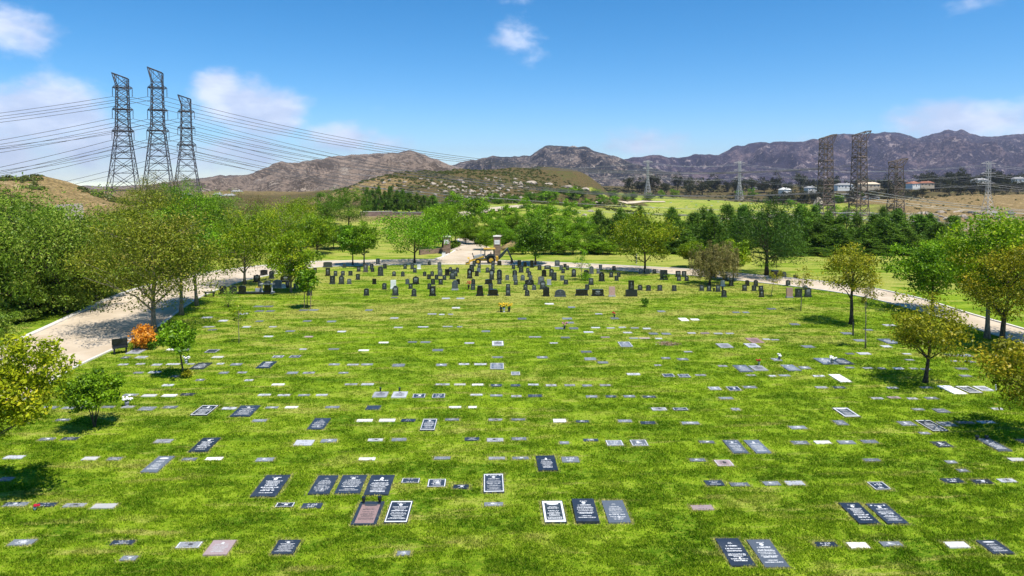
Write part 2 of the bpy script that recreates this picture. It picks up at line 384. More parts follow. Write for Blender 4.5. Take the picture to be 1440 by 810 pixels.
# ------------------------------------------------------------------ roads
m_road, t = new_mat('pale_concrete_road'); pos = t.node('ShaderNodeNewGeometry').outputs['Position']
a = t.noise(pos, 0.35, 6.0, 0.6); b = t.noise(pos, 18.0, 3.0, 0.6)
c = t.mix(t.mapr(a, 0.35, 0.68), (0.46, 0.37, 0.26), (0.58, 0.48, 0.36)); c = t.mix(t.mapr(b, 0.5, 0.8, 0, 0.25), c, (0.3, 0.26, 0.22))
cr = t.node('ShaderNodeTexVoronoi', feature='DISTANCE_TO_EDGE', inp={'Scale': 0.16, 'Vector': t.node('ShaderNodeVectorMath', operation='ADD', inp={0: pos, 1: t.node('ShaderNodeTexNoise', inp={'Scale': 0.6}).outputs[1]}).outputs[0]}).outputs[0]
c = t.mix(t.mapr(cr, 0.006, 0.0, 0, 0.5), c, (0.17, 0.15, 0.13)); surf(t, c, 0.85, 0.2)
m_kerb = simple('kerb_concrete', (0.60, 0.56, 0.50), 0.85, 0.2, var=0.12, scale=1.5)
def resample(P, step):
    P = np.array(P, float); d = np.r_[0, np.cumsum(np.hypot(*np.diff(P, axis=0).T))]
    n = max(2, int(d[-1]/step)+1); s = np.linspace(0, d[-1], n); return np.c_[np.interp(s, d, P[:, 0]), np.interp(s, d, P[:, 1])]
def smooth(P, k=3):
    for _ in range(k):
        Q = P.copy(); Q[1:-1] = (P[:-2]+2*P[1:-1]+P[2:])/4; P = Q
    return P
OUT = [(-260,640),(-120,552),(0,492),(72,460),(145,425),(180,411),(230,396),(290,384),(340,377),(400,371.5),(441,368.3),(529,366.7),(596,365.6),(650,365.8),(700,366.7),(755,368.3),(800,370.5),(855,373),(895,375),(951,378),(990,380.5),(1032,385),(1082,389.3),(1150,395.5),(1195,401),(1240,408),(1300,422),(1355,440),(1440,464),(1560,502),(1700,552),(1900,625),(2150,716)]
INN = [(-120,700),(0,582),(95,520),(160,491),(180,481),(225,457),(250,437),(272,422),(300,409),(340,395),(400,382.5),(441,375.5),(529,373),(596,371.8),(650,371.8),(700,372),(755,374),(800,376),(855,379),(895,382),(951,386),(990,389),(1032,394),(1082,399),(1150,407),(1195,414),(1240,423),(1300,439),(1355,457),(1440,483),(1560,525),(1700,585),(1900,671),(2150,779)]
def ribbon(A, B, n, off):
    """a surface between two edge lines, laid on the terrain"""
    def rs(P):
        P = np.array(P); d = np.r_[0, np.cumsum(np.hypot(*np.diff(P, axis=0).T))]; s = np.linspace(0, d[-1], n); return np.c_[np.interp(s, d, P[:, 0]), np.interp(s, d, P[:, 1])]
    A = smooth(rs(A)); B = smooth(rs(B)); V = []; k = 5
    for i in range(k):
        q = A+(B-A)*i/(k-1); V.append(np.c_[q, H(q[:, 0], q[:, 1])+off])
    V = np.concatenate(V); ix = np.arange(k*n).reshape(k, n)
    f = np.c_[ix[:-1, :-1].ravel(), ix[1:, :-1].ravel(), ix[1:, 1:].ravel(), ix[:-1, 1:].ravel()]
    return V, f, A, B
fl = lambda L: [on_flat(*p)[:2] for p in L]
RV, RF, RA, RB = ribbon(fl(OUT), fl(INN), 160, 0.012)
road = link('road', np_mesh('road', RV, RF, m_road)); tag(road, kind='structure', label='pale loop road round the lawn')
def kerb_mesh(P, w, h, side):
    mb = MB(); P = np.array(P); tg = np.gradient(P, axis=0); tg /= np.linalg.norm(tg, axis=1, keepdims=True); nm = np.c_[-tg[:, 1], tg[:, 0]]*side
    vs = []
    for p, n in zip(P, nm):
        q = p+n*w; z = hz(p[0], p[1]); vs += [(p[0], p[1], z-.05), (p[0]+n[0]*.02, p[1]+n[1]*.02, z+h), (q[0], q[1], z+h-.01), (q[0], q[1], z-.05)]
    fs = []
    for i in range(len(P)-1):
        for k in range(3): fs.append((i*4+k, i*4+k+1, i*4+4+k+1, i*4+4+k))
    return mb.add(vs, fs)
gap = (RA[:, 0] > on_flat(618, 365)[0]) & (RA[:, 0] < on_flat(697, 366)[0])
i0 = np.argmax(gap); i1 = len(gap)-np.argmax(gap[::-1])
k1 = kerb_mesh(RA[:i0], 0.45, 0.11, 1)
for Q, wd, sd_ in ((RA[i1:], 0.3, 1), (RB, 0.18, -1)): 
    k2 = kerb_mesh(Q, wd, 0.10, sd_); k1.add(k2.v, k2.f)
kerb = k1.build('kerb', m_kerb); tag(kerb, kind='structure', label='low concrete kerb along the loop road')
# gate throat
L_ = [(603,366.5),(620,363.7),(631,358.6),(641,353.6),(644.5,345),(646,336)]
R_ = [(704,367.2),(697,362),(694.5,355),(690,348),(676,344.5),(672,337.5)]
V, f, A, B = ribbon([on_ground(*p)[:2] for p in L_], [on_ground(*p)[:2] for p in R_], 40, 0.03)
gate_road = link('gate_road', np_mesh('gate_road', V, f, m_road)); tag(gate_road, kind='structure', label='pale entrance road between the gate pillars')
kk = kerb_mesh(A[2:], .35, .14, 1).build('kerb', m_kerb); tag(kk, kind='structure', label='kerb of the entrance road')
def far_road(pts, w, off, name, label):
    C = smooth(resample([on_ground(*p)[:2] for p in pts], 4.0), 4); tg = np.gradient(C, axis=0); tg /= np.linalg.norm(tg, axis=1, keepdims=True); nm = np.c_[-tg[:, 1], tg[:, 0]]
    V, f, A, B = ribbon(C+nm*w/2, C-nm*w/2, len(C)*2, off); o = link(name, np_mesh(name, V, f, m_road)); tag(o, kind='structure', label=label)
far_road([(650,338),(660,335.5),(680,334.5),(698,334),(715,330)], 4.0, .07, 'gate_road', 'pale road turning off inside the gate')
far_road([(618,306),(640,303.5),(660,300),(685,297),(705,294),(722,292),(743,289.5)], 9, .35, 'road', 'pale road curving up to the far lawn')
far_road([(842,286),(870,284),(905,283.2),(935,284)], 4.5, .5, 'path', 'pale path along the far lawn')
far_road([(1010,309),(1040,307.5),(1080,306),(1120,303)], 5, .4, 'path', 'thin path across the far lawn')

# ------------------------------------------------------------------ mountains
def mountain(name, label, prof, d0, d1, base_py, mat, amp, fs, seed, nr=130, na=520, back=1.35):
    P = np.array(prof, float); px = np.linspace(P[0, 0], P[-1, 0], na)
    az = np.array([math.atan2(*ray(p, 250)[:2]) for p in px]); prof_y = np.interp(px, P[:, 0], P[:, 1])
    prof_y = prof_y + (fbm(px/11+seed, px*0+seed, 5)-.5)*5.0
    T_ = np.linspace(0, back, nr); rr = d0+(d1-d0)*T_
    top = (250-prof_y)/F*d1/np.cos(np.abs(az)*0)+CAMH            # crest height
    A_, R_ = np.meshgrid(az, rr); T2 = np.meshgrid(az, T_)[1]; TOP = np.meshgrid(top, rr)[0]
    X = np.sin(A_)*R_/np.cos(A_-YAW); Y = np.cos(A_)*R_/np.cos(A_-YAW)
    ramp = np.where(T2 < 1, T2**0.85, 1-(T2-1)*1.6)
    w = fbm(X/fs*0.7+seed, Y/fs*.7, 3)*fs*0.8
    rid = ridged((X+w)/fs+seed, (Y*0.55+w*.5)/fs, 6, 0.52)
    rid2 = ridged((X-w*.4)/(fs*.3)+seed, (Y*.6)/(fs*.3)+seed, 4, .55)
    env = np.where(T2 < 1, np.sin(np.clip(T2, 0, 1)*math.pi)**.7, 0.15)
    b0 = -14-0.023*max(0, d0-1000)-.018*np.maximum(R_-d0, 0)*(np.clip(T2, 0, 1) < 2); b0 = -14-0.023*max(0, d0-1000)-4
    Z = b0+(TOP-b0)*np.clip(ramp, 0, 1.05)+((rid-.62)*amp+(rid2-.6)*amp*.3)*env
    lim = CAMH+(TOP-CAMH)*(R_/d1)-(4+abs(TOP-CAMH)*.05)*fbm(X/fs, Y/fs, 3)                              # spurs stay under the skyline
    Z = np.where(T2 < 0.97, np.minimum(Z, lim), Z)
    n_r, n_a = X.shape; ix = np.arange(n_r*n_a).reshape(n_r, n_a)
    f = np.c_[ix[:-1, :-1].ravel(), ix[:-1, 1:].ravel(), ix[1:, 1:].ravel(), ix[1:, :-1].ravel()]
    o = link(name, np_mesh(name, np.c_[X.ravel(), Y.ravel(), Z.ravel()], f, mat, smooth=True)); return tag(o, kind='structure', label=label)
def mount_mat(name, soil, brush, pale, thr, s):
    m, t = new_mat(name); g = t.node('ShaderNodeNewGeometry'); pos = g.outputs['Position']
    p = t.scale(pos, (s, s, s*1.0)); n1 = t.noise(p, 1.0, 8.0, 0.62, 0.6); n2 = t.noise(p, 6.0, 7.0, 0.7, 0.3); n3 = t.noise(p, 26.0, 5.0, 0.75)
    mixn = t.math('ADD', t.math('MULTIPLY', n1, 0.36), t.math('ADD', t.math('MULTIPLY', n2, 0.36), t.math('MULTIPLY', n3, 0.28)))
    c = t.mix(t.mapr(mixn, thr-0.028, thr+0.03), soil, brush)
    c = t.mix(t.mapr(t.math('ADD', t.math('MULTIPLY', n2, .6), t.math('MULTIPLY', n3, .4)), 0.545, 0.585, 0, 0.8), c, pale)
    c = t.mix(t.mapr(n3, 0.52, 0.68, 0, 0.65), c, [b*.75 for b in brush])
    surf(t, c, 0.95, 0.05, normal=t.bump(t.math('ADD', n2, t.math('MULTIPLY', n3, .5)), 1.0, 3.5/s/40)); return m
mm1 = mount_mat('tan_range', (0.31, 0.235, 0.18), (0.105, 0.082, 0.065), (0.52, 0.42, 0.33), 0.50, 1/110)
mm2 = mount_mat('dark_range', (0.27, 0.21, 0.17), (0.038, 0.037, 0.042), (0.52, 0.42, 0.34), 0.47, 1/190)
mm3 = mount_mat('hazy_purple_range', (0.20, 0.145, 0.15), (0.055, 0.045, 0.068), (0.42, 0.33, 0.31), 0.455, 1/300)  # purple of distant haze mixed into the soil and brush colours
mountain('mountain', 'tan bare mountain with pale slopes', [(-400,264),(-100,263),(100,267),(150,268),(180,265),(210,262),(240,258),(270,254),(300,250),(350,246),(385,230),(430,227),(480,220),(520,216),(545,216),(575,211),(600,219),(640,234),(680,246),(730,262),(760,272)], 540, 1900, 285, mm1, 115, 210, 2.0)
mountain('mountain', 'dark brushy mountain with flat top', [(560,262),(620,236),(645,229),(690,221),(720,220),(745,218),(768,205),(790,204),(820,208),(850,216),(880,226),(905,232),(935,240),(1000,255),(1060,268)], 1700, 3100, 270, mm2, 190, 310, 7.0)
mountain('mountain', 'long mountain range tinted purple by haze', [(780,262),(830,240),(875,224),(900,219),(925,217),(940,222),(955,221),(975,218),(985,217),(1010,219),(1035,208),(1060,201),(1100,198),(1130,199),(1160,192),(1185,187),(1215,189),(1245,186),(1262,188),(1290,196),(1305,192),(1330,186),(1350,185),(1385,194),(1410,193),(1440,190),(1500,196),(1600,205),(1720,215),(1850,240)], 2600, 4600, 262, mm3, 330, 500, 13.0)
mountain('mountain', 'low tan mountain at the far end of the valley', [(-350,262),(-100,256),(60,262),(200,262),(290,255),(330,248),(360,254),(430,262),(520,270)], 2600, 4200, 272, mm1, 120, 400, 21.0)
# ------------------------------------------------------------------ trees
L_BRIGHT = leaf_mat('leaves_bright_green', (0.060, 0.140, 0.005), (0.24, 0.42, 0.010))
L_MID = leaf_mat('leaves_mid_green', (0.038, 0.092, 0.006), (0.155, 0.285, 0.012))
L_YELLOW = leaf_mat('leaves_yellow_green', (0.075, 0.150, 0.004), (0.31, 0.45, 0.010), (0.42, 0.42, 0.02))
L_OLIVE = leaf_mat('leaves_olive_gold', (0.12, 0.14, 0.005), (0.44, 0.43, 0.018), (0.50, 0.38, 0.02))
L_FEATH = leaf_mat('leaves_feathery_olive', (0.10, 0.14, 0.008), (0.34, 0.39, 0.028), (0.40, 0.34, 0.07))
L_GREY = leaf_mat('leaves_grey_green', (0.085, 0.165, 0.012), (0.29, 0.43, 0.035), (0.40, 0.43, 0.09))
L_PINE = leaf_mat('needles_dark_green', (0.018, 0.060, 0.009), (0.085, 0.195, 0.015), trans=0.15)
L_CONIF = leaf_mat('needles_mid_green', (0.032, 0.085, 0.009), (0.155, 0.28, 0.02), trans=.22)
L_GOLD = leaf_mat('leaves_yellow_lime', (0.13, 0.17, 0.004), (0.44, 0.47, 0.012), (0.5, 0.42, 0.02))
L_BROWN = leaf_mat('leaves_brown_olive', (0.10, 0.085, 0.022), (0.29, 0.25, 0.075), (0.36, 0.29, 0.12))
L_DARKB = leaf_mat('leaves_dull_brown_green', (0.028, 0.034, 0.012), (0.075, 0.075, 0.026))
L_ORANGE = leaf_mat('leaves_orange', (0.62, 0.24, 0.012), (0.95, 0.46, 0.05), (0.75, 0.45, 0.12))
L_SCRUB = leaf_mat('leaves_scrub', (0.040, 0.055, 0.012), (0.15, 0.175, 0.035), (0.2, 0.16, 0.07))
def bark_mat(name, a, b):
    m, t = new_mat(name); co = t.node('ShaderNodeTexCoord').outputs['Object']
    n = t.noise(t.scale(co, (6, 6, 1.5)), 3.0, 6.0, 0.7); surf(t, t.mix(t.mapr(n, .35, .65), a, b), 0.95, 0.1, normal=t.bump(n, .8, .04)); return m
B_GREY = bark_mat('bark_grey', (0.13, 0.105, 0.08), (0.32, 0.27, 0.21))
B_DARK = bark_mat('bark_dark', (0.035, 0.028, 0.022), (0.12, 0.095, 0.07))

class Sp:
    def __init__(s, **k): s.__dict__.update(k)
#   shape, leaf count, clumps, leaf size, aspect, clump radius share, trunk radius share of height, limbs
SP = {
 'ash':     Sp(mat=L_BRIGHT, bark=B_DARK, shape='round', clumps=120, leaves=13000, size=.17, asp=.55, cr=.17, tr=.020, limbs=16, fill=.55),
 'shade':   Sp(mat=L_MID,    bark=B_DARK, shape='round', clumps=100, leaves=11000, size=.18, asp=.6,  cr=.18, tr=.020, limbs=12, fill=.5),
 'lime':    Sp(mat=L_YELLOW, bark=B_GREY, shape='round', clumps=110, leaves=12000, size=.16, asp=.5,  cr=.17, tr=.020, limbs=16, fill=.55),
 'camphor': Sp(mat=L_OLIVE,  bark=B_DARK, shape='lobed', clumps=60,  leaves=8500,  size=.12, asp=.5,  cr=.20, tr=.026, limbs=14, fill=.7),
 'feather': Sp(mat=L_FEATH,  bark=B_GREY, shape='loose', clumps=150, leaves=19000, size=.15, asp=.4,  cr=.18, tr=.019, limbs=20, fill=.45),
 'olive':   Sp(mat=L_GREY,   bark=B_DARK, shape='loose', clumps=170, leaves=24000, size=.17, asp=.38, cr=.17, tr=.020, limbs=22, fill=.5),
 'pine':    Sp(mat=L_PINE,   bark=B_DARK, shape='pine',  clumps=95,  leaves=12000, size=.34, asp=.16, cr=.14, tr=.026, limbs=20, fill=.6),
 'conifer': Sp(mat=L_CONIF,   bark=B_DARK, shape='cone',  clumps=110,  leaves=9000,  size=.36, asp=.18, cr=.15, tr=.022, limbs=14, fill=.55),
 'willow':  Sp(mat=L_BROWN,  bark=B_DARK, shape='weep',  clumps=130, leaves=16000,  size=.22, asp=.16, cr=.12, tr=.024, limbs=18, fill=.75),
 'sapling': Sp(mat=L_OLIVE,  bark=B_GREY, shape='round', clumps=26,  leaves=700,   size=.11, asp=.5,  cr=.18, tr=.010, limbs=16, fill=.6),
 'brown':   Sp(mat=L_BROWN,  bark=B_GREY, shape='loose', clumps=90,  leaves=9000,  size=.2,  asp=.3,  cr=.17, tr=.018, limbs=18, fill=.5),
 'oak':     Sp(mat=L_DARKB,  bark=B_DARK, shape='round', clumps=36,  leaves=2200,  size=.42, asp=.6,  cr=.22, tr=.03, limbs=5, fill=.6),
 'round':   Sp(mat=L_BRIGHT, bark=B_DARK, shape='round', clumps=40,  leaves=3000,  size=.3,  asp=.6,  cr=.2,  tr=.02, limbs=5, fill=.6),
}
def crown_mesh(sp, w, z0, z1, seed, lean=(0, 0), nleaf=None, size=None, mat=None):
    r = np.random.default_rng(seed); n = sp.clumps; rx = w/2; rz = (z1-z0)/2; zc = (z0+z1)/2
    d = r.normal(size=(n, 3)); d /= np.linalg.norm(d, axis=1, keepdims=True)
    u = r.random(n)**(1/(1+4*sp.fill))
    ph = r.random(6)*6.28
    az = np.arctan2(d[:, 1], d[:, 0])
    lob = 1+0.13*np.cos(2*az+ph[0])+0.10*np.cos(3*az+ph[1]+3*d[:, 2])+0.09*np.cos(5*az+ph[2]-2*d[:, 2])+r.normal(size=n)*.06
    c = d*(u*lob)[:, None]
    if sp.shape in ('cone', 'pine'):
        tz = r.random(n)**(1.25 if sp.shape == 'cone' else 1.0)          # share of the height
        prof = np.clip(1.15*(1-tz)**.6, .1, 1)*np.clip(.7+tz*2, 0, 1) if sp.shape == 'cone' else np.clip(1.05*np.sin(np.clip(tz*.86+.16, 0, 1)*math.pi)**.6, .18, 1)
        rad = prof*(.45+.55*r.random(n)**.5)*(1+.22*np.cos(3*az+ph[0]+6*tz))
        c = np.c_[np.cos(az)*rad, np.sin(az)*rad, tz*2-1]
    if sp.shape in ('round', 'lobed', 'loose'): c *= (1+.10*r.normal(size=(n, 1)))
    if sp.shape == 'loose': c[:, 2] += 0.12*r.normal(size=n); c[:, :2] *= (1+.15*r.normal(size=(n, 1)))
    cl = c*np.array([rx*(1.04-sp.cr*.6), rx*(1.04-sp.cr*.6), rz*(1-sp.cr*.55)])+np.array([0, 0, zc])
    lk = np.clip((cl[:, 2]-0)/max(z1, .1), 0, 1)
    cl[:, 0] += lean[0]*lk; cl[:, 1] += lean[1]*lk
    N = nleaf or sp.leaves; ci = r.integers(0, n, N); crr = sp.cr*w*(.55+.65*r.random(n))
    off = r.normal(size=(N, 3)); off /= np.linalg.norm(off, axis=1, keepdims=True); off *= (r.random((N, 1))**.45)
    flat = 1.25 if sp.shape in ('cone', 'pine') else .62
    out = off.copy(); off *= crr[ci][:, None]; off[:, 2] *= flat
    if sp.shape == 'weep': off[:, 2] = off[:, 2]*.6-r.random(N)**1.4*rz*.9*np.clip(np.hypot(c[ci, 0], c[ci, 1])+.2, 0, 1); off[:, :2] *= .6
    p = cl[ci]+off
    p[:, 2] = np.maximum(p[:, 2], z0*.9-.2*(sp.shape == 'weep')+0.05)
    s = (size or sp.size)*(.5+1.0*r.random(N)**1.5)
    nr = out*.8+r.normal(size=(N, 3))*.75+np.array([0, 0, .45]); nr /= np.linalg.norm(nr, axis=1, keepdims=True)
    q = r.normal(size=(N, 3))
    if sp.shape in ('pine', 'cone'): q = q*.6+out*1.2+np.array([0, 0, .8])
    if sp.shape == 'weep': q = q*.35+np.array([0, 0, -1.0])
    tt = q-(q*nr).sum(1, keepdims=True)*nr; tt /= np.linalg.norm(tt, axis=1, keepdims=True)+1e-9
    bb = np.cross(nr, tt)*sp.asp
    a = tt*s[:, None]/2*1.3; b = bb*s[:, None]/2*1.3
    V = np.stack([p-a, p+b-a*.1, p+a, p-b-a*.1], 1).reshape(-1, 3)
    tint = np.clip(.5+.25*r.normal(size=n)[ci]+.22*r.normal(size=N), 0, 1)
    Fq = np.arange(N*4).reshape(N, 4)
    return np_mesh('crown', V, Fq, mat or sp.mat, {'tint': np.repeat(tint, 4)}), cl
def trunk_mesh(sp, h, z0, z1, w, cl, seed, lean=(0, 0), stems=1, foot=0.0, tr=None):
    r = random.Random(seed); mb = MB(); R = (tr or sp.tr)*h
    top = z0+(z1-z0)*(.85 if sp.shape in ('pine', 'cone') else .55)
    for sidx in range(stems):
        an = 6.28*sidx/max(stems, 1)+r.random(); sx = (math.cos(an), math.sin(an)) if stems > 1 else (0, 0)
        pts = []; rad = []; m = 7; wob = [(r.uniform(-1, 1), r.uniform(-1, 1)) for _ in range(m)]
        Rs = R*(1 if stems == 1 else .6)
        for i in range(m):
            k = i/(m-1); z = k*top; lk = z/max(z1, .1); sp_ = (k**1.2)*w*.22 if stems > 1 else 0
            pts.append((lean[0]*lk+wob[i][0]*R*.5*k+sx[0]*(sp_+.25*R), lean[1]*lk+wob[i][1]*R*.5*k+sx[1]*(sp_+.25*R), z-.06*(i == 0)))
            rad.append(Rs*(1.45 if i == 0 else (1.0-.72*k)))
        mb.tube(pts, rad, 7)
        P = np.array(pts)
        near = [j for j in range(len(cl)) if math.hypot(cl[j][0]-lean[0]*.7, cl[j][1]-lean[1]*.7) < .40*w] or list(range(len(cl))); idx = r.sample(near, min(max(1, sp.limbs//stems), len(near)))
        for j in idx:
            e = cl[j]
            zs = min(max(z0*.8, e[2]-.55*math.hypot(e[0]-lean[0]*.5, e[1]-lean[1]*.5)-.08*h), top*.97); zs = max(zs, top*.25)
            b = np.array([np.interp(zs, P[:, 2], P[:, 0]), np.interp(zs, P[:, 2], P[:, 1]), zs])
            mid = (b+e)/2+np.array([r.uniform(-.05, .05)*w, r.uniform(-.05, .05)*w, .05*h*r.random()])
            rb = Rs*max(.18, .55*(1-zs/h)); mb.tube([b, mid, e], [rb, rb*.6, rb*.22], 5, False)
            for q in range(2):                                    # twigs
                e2 = e+np.array([r.uniform(-1, 1), r.uniform(-1, 1), r.uniform(-.4, .8)])*sp.cr*w*.8
                mb.tube([(mid+e)/2, e2], [rb*.3, rb*.1], 4, False)
    return mb.mesh('trunk', sp.bark, True)
def add_tree(name, loc, h, w, clear, spn, label, seed, group=None, lean=(0, 0), stems=1, cat='tree', rz=None, nleaf=None, size=None, mat=None, tr=None):
    sp = SP[spn]; z0 = clear*h
    cm, cl = crown_mesh(sp, w, z0, h, seed, lean, nleaf, size, mat)
    o = empty(name, loc, 0.0 if rz is None else rz, label, cat, group)
    link('trunk', trunk_mesh(sp, h, z0, h, w, cl, seed+1, lean, stems, tr=tr), o); link('crown', cm, o)
    return o
LIB = {}
def lib(spn, v, h, w, clear):
    k = (spn, v)
    if k not in LIB:
        sp = SP[spn]; cm, cl = crown_mesh(sp, w, clear*h, h, 900+v*31+len(spn)*7)
        LIB[k] = (trunk_mesh(sp, h, clear*h, h, w, cl, 50+v), cm, h, w)
    return LIB[k]
def put(name, loc, h, w, spn, v, label, group, rz=0.0, lh=7.0, lw=6.0, clear=.22, cat='tree', lean=None):
    tm, cm, h0, w0 = lib(spn, v, lh, lw, clear)
    o = empty(name, loc, rz, label, cat, group, (w/w0, w/w0, h/h0))
    link('trunk', tm, o); link('crown', cm, o); return o

# (name, px base, py base or None, depth or None, top py, crown width px, clear share, species, label, extra)
TREES = [
 ('round_tree',1197,456,None,346,86,.36,'camphor','yellow-olive tree with clear dark trunk, standing in the lawn near the bend of the road',{}),
 ('sapling',1217,490,None,392,34,.62,'sapling','tall thin bare-stemmed sapling in front of the yellow-olive lawn tree',{}),
 ('sapling',1126,437,None,372,30,.38,'sapling','slim sapling beside the dark headstone pair and the pink headstone',{'lean':(.2,0)}),
 ('sapling',1084,417,None,377,28,.45,'sapling','small leaning sapling at the road edge below the big pine',{'lean':(.5,0)}),
 ('spreading_tree',1301,538,None,425,116,.36,'camphor','wide olive-gold tree with bent dark trunk, alone above the white slab',{'lean':(.55,0)}),
 ('bushy_tree',1462,618,None,478,128,.36,'camphor','olive tree cut by the right edge of the photo',{'lean':(-.5,.4)}),
 ('weeping_tree',997,401,None,336,64,.22,'willow','brown weeping tree with leaning dark trunk',{'lean':(1.0,0),'trunk':'lean'}),
 ('young_tree',1031,394,None,337,44,.30,'lime','yellow-green tree just right of the brown weeping tree',{}),
 ('young_tree',972,376.5,None,341,36,.38,'lime','small yellow-green tree behind the road, left of the brown weeping tree',{}),
 ('pine_tree',1078,387,None,286,112,.18,'pine','largest dark pine with thick trunk at the far kerb of the road',{}),
 ('broad_tree',907,383,None,299,96,.20,'ash','broad bright green tree at the road, left of the small yellow-green tree',{'mat':L_YELLOW}),
 ('upright_tree',753,372.5,None,301,60,.16,'shade','upright mid-green tree behind the headstones, right of the digger',{}),
 ('young_tree',818,394,None,344,27,.25,'sapling','sparse young tree among the upright headstones',{'nleaf':900,'mat':L_BRIGHT}),
 ('broad_tree',583,370,None,298,98,.24,'ash','broad bright green tree left of the gate pillars',{}),
 ('round_tree',512,374,None,313,46,.30,'lime','small round tree by the road, the right one of a close pair',{'mat':L_BRIGHT}),
 ('round_tree',496,373.5,None,318,40,.34,'ash','small round tree by the road, the left one of a close pair',{}),
 ('street_tree',409,411,None,329,72,.20,'lime','yellow-green tree standing over the family memorials',{}),
 ('staked_tree',432,433,None,376,34,.38,'ash','young tree held between two wooden stakes',{'nleaf':2500,'tr':.012}),
 ('sapling',336,483,None,424,26,.50,'sapling','young tree with whitewashed lower trunk and a few yellow blooms',{'mat':L_YELLOW,'nleaf':380}),
 ('leaning_tree',259,529,None,454,54,.46,'ash','small leaning tree with crooked dark trunk near the orange bush',{'lean':(-.55,0),'nleaf':3200,'size':.13,'mat':L_BRIGHT}),
 ('multi_stem_tree',133,601,None,521,72,.36,'shade','low rounded tree with several forked stems on the near lawn',{'stems':4,'size':.10,'nleaf':12000,'mat':L_BRIGHT}),
 ('bushy_tree',-66,715,None,474,156,.32,'lime','yellow-green tree cut by the left edge of the photo',{'lean':(1.9,.6),'size':.12,'nleaf':16000,'mat':L_GOLD}),
 # left of the road
 ('tall_tree',28,447,None,258,215,.05,'olive','large grey-green tree at the far left beyond the road',{'nleaf':24000}),
 ('tall_tree',92,440,None,283,125,.04,'olive','grey-green tree beyond the road, with the dry hill above it',{}),
 ('leafy_tree',-60,452,None,285,150,.1,'shade','mid-green tree half outside the left edge of the photo, beyond the road',{}),
 ('airy_tree',216,467,None,280,178,.20,'feather','tall airy olive-brown tree with pale trunk by the orange bush',{'nleaf':32000}),
 ('street_tree',255,443,None,296,92,.30,'feather','airy olive tree leaning over the road behind the tallest airy tree',{'mat':L_MID}),
 ('street_tree',277,430,None,302,78,.30,'feather','airy green tree with slanting trunk beside the road shade',{'lean':(-.6,0),'mat':L_BRIGHT}),
 ('tall_tree',222,None,122,247,74,.25,'brown','tall dull brown-green tree rising above the airy trees',{}),
 ('tall_tree',203,None,112,250,70,.2,'feather','tall airy green-brown tree left of the tallest one behind the airy trees',{'mat':L_FEATH}),
 ('tall_tree',246,None,114,252,66,.2,'feather','tall narrow airy tree below the tallest dark pylon',{'mat':L_MID}),
 ('tall_tree',303,None,112,270,66,.2,'olive','dull green tree right of the smallest dark pylon base',{}),
 ('tall_tree',178,None,104,290,74,.1,'lime','yellow-green tree behind the tallest airy tree, toward the dry hill',{}),
 ('tall_tree',274,None,106,262,80,.15,'ash','bright green tree in front of the smallest of the dark pylons',{}),
 ('leafy_tree',344,400,None,300,98,.14,'lime','bright yellow-green tree left of the family memorials',{}),
 ('leafy_tree',318,None,100,312,62,.2,'ash','green tree between the airy trees and the bright yellow-green tree',{}),
 ('leafy_tree',395,None,108,280,100,.15,'lime','tall yellow-green tree behind the family memorials',{}),
 ('leafy_tree',445,None,104,300,62,.18,'shade','olive-green tree right behind the road, left of the dry lawn',{'mat':L_YELLOW}),
 ('leafy_tree',468,None,112,318,50,.15,'shade','dull green tree at the left border of the dry lawn',{}),
 ('brushy_tree',356,None,135,272,72,.15,'brown','greyish brown tree in front of the tan mountain',{}),
 ('leafy_tree',416,None,150,277,56,.15,'shade','mid-green tree left of the dark oak-like tree',{'mat':L_YELLOW}),
 ('dark_tree',490,None,158,261,62,.1,'shade','dark green dense tree at the foot of the brown hill',{}),
 ('dark_tree',462,None,165,266,44,.1,'shade','dark green tree just left of the dense one below the brown hill',{}),
 ('leafy_tree',622,None,112,287,56,.2,'ash','bright green tree behind the left gate pillar',{}),
 ('leafy_tree',640,None,124,298,44,.15,'shade','dark green tree beside the entrance road',{}),
 ('broad_tree',1311,437,None,338,96,.27,'ash','bright green tree at the roadside with dark slim trunk',{}),
 ('large_tree',1388,476,None,304,120,.28,'lime','large yellow-green tree at the roadside with pale trunk',{'nleaf':18000}),
 ('large_tree',1407,492,None,336,120,.32,'camphor','olive roadside tree with slanting trunk in deep shade',{'lean':(.8,0),'nleaf':14000}),
 ('large_tree',1462,480,None,318,120,.25,'lime','yellow-green tree beyond the road, cut by the right edge of the photo',{}),
 ('leafy_tree',1345,None,92,332,70,.2,'lime','yellow-green tree behind the bright roadside tree',{}),
 ('large_tree',1420,None,84,303,84,.15,'lime','tallest yellow-green crown behind the right roadside trees',{}),
]
for i, (nm, px, py, D, top, wpx, clear, spn, lab, ex) in enumerate(TREES):
    p = on_ground(px, py) if py else at_px_depth(px, D)
    d = depth_of(p); h = max(.8, (z_at(px, top, d)-p[2])); w = wpx*d/F
    ex = dict(ex); ex.pop('trunk', None)
    add_tree(nm, p, h, w, clear, spn, lab, 100+i*13, **ex)
# staked tree: two stakes with their own posts
for k, (px, lb) in enumerate(((428, 'thin wooden stake on the road side of the staked young tree'), (437, 'thin wooden stake on the near side of the staked young tree'))):
    p = on_flat(px, 433.5+k); mb = MB(); mb.tube([(0, 0, -.1), (0.01, 0, 1.0), (0, 0, 2.05)], .035, 6)
    tag(mb.build('stake', simple('stake_wood', (.30, .21, .13), .9), loc=p), lb, 'stake', 'stakes of the young tree')

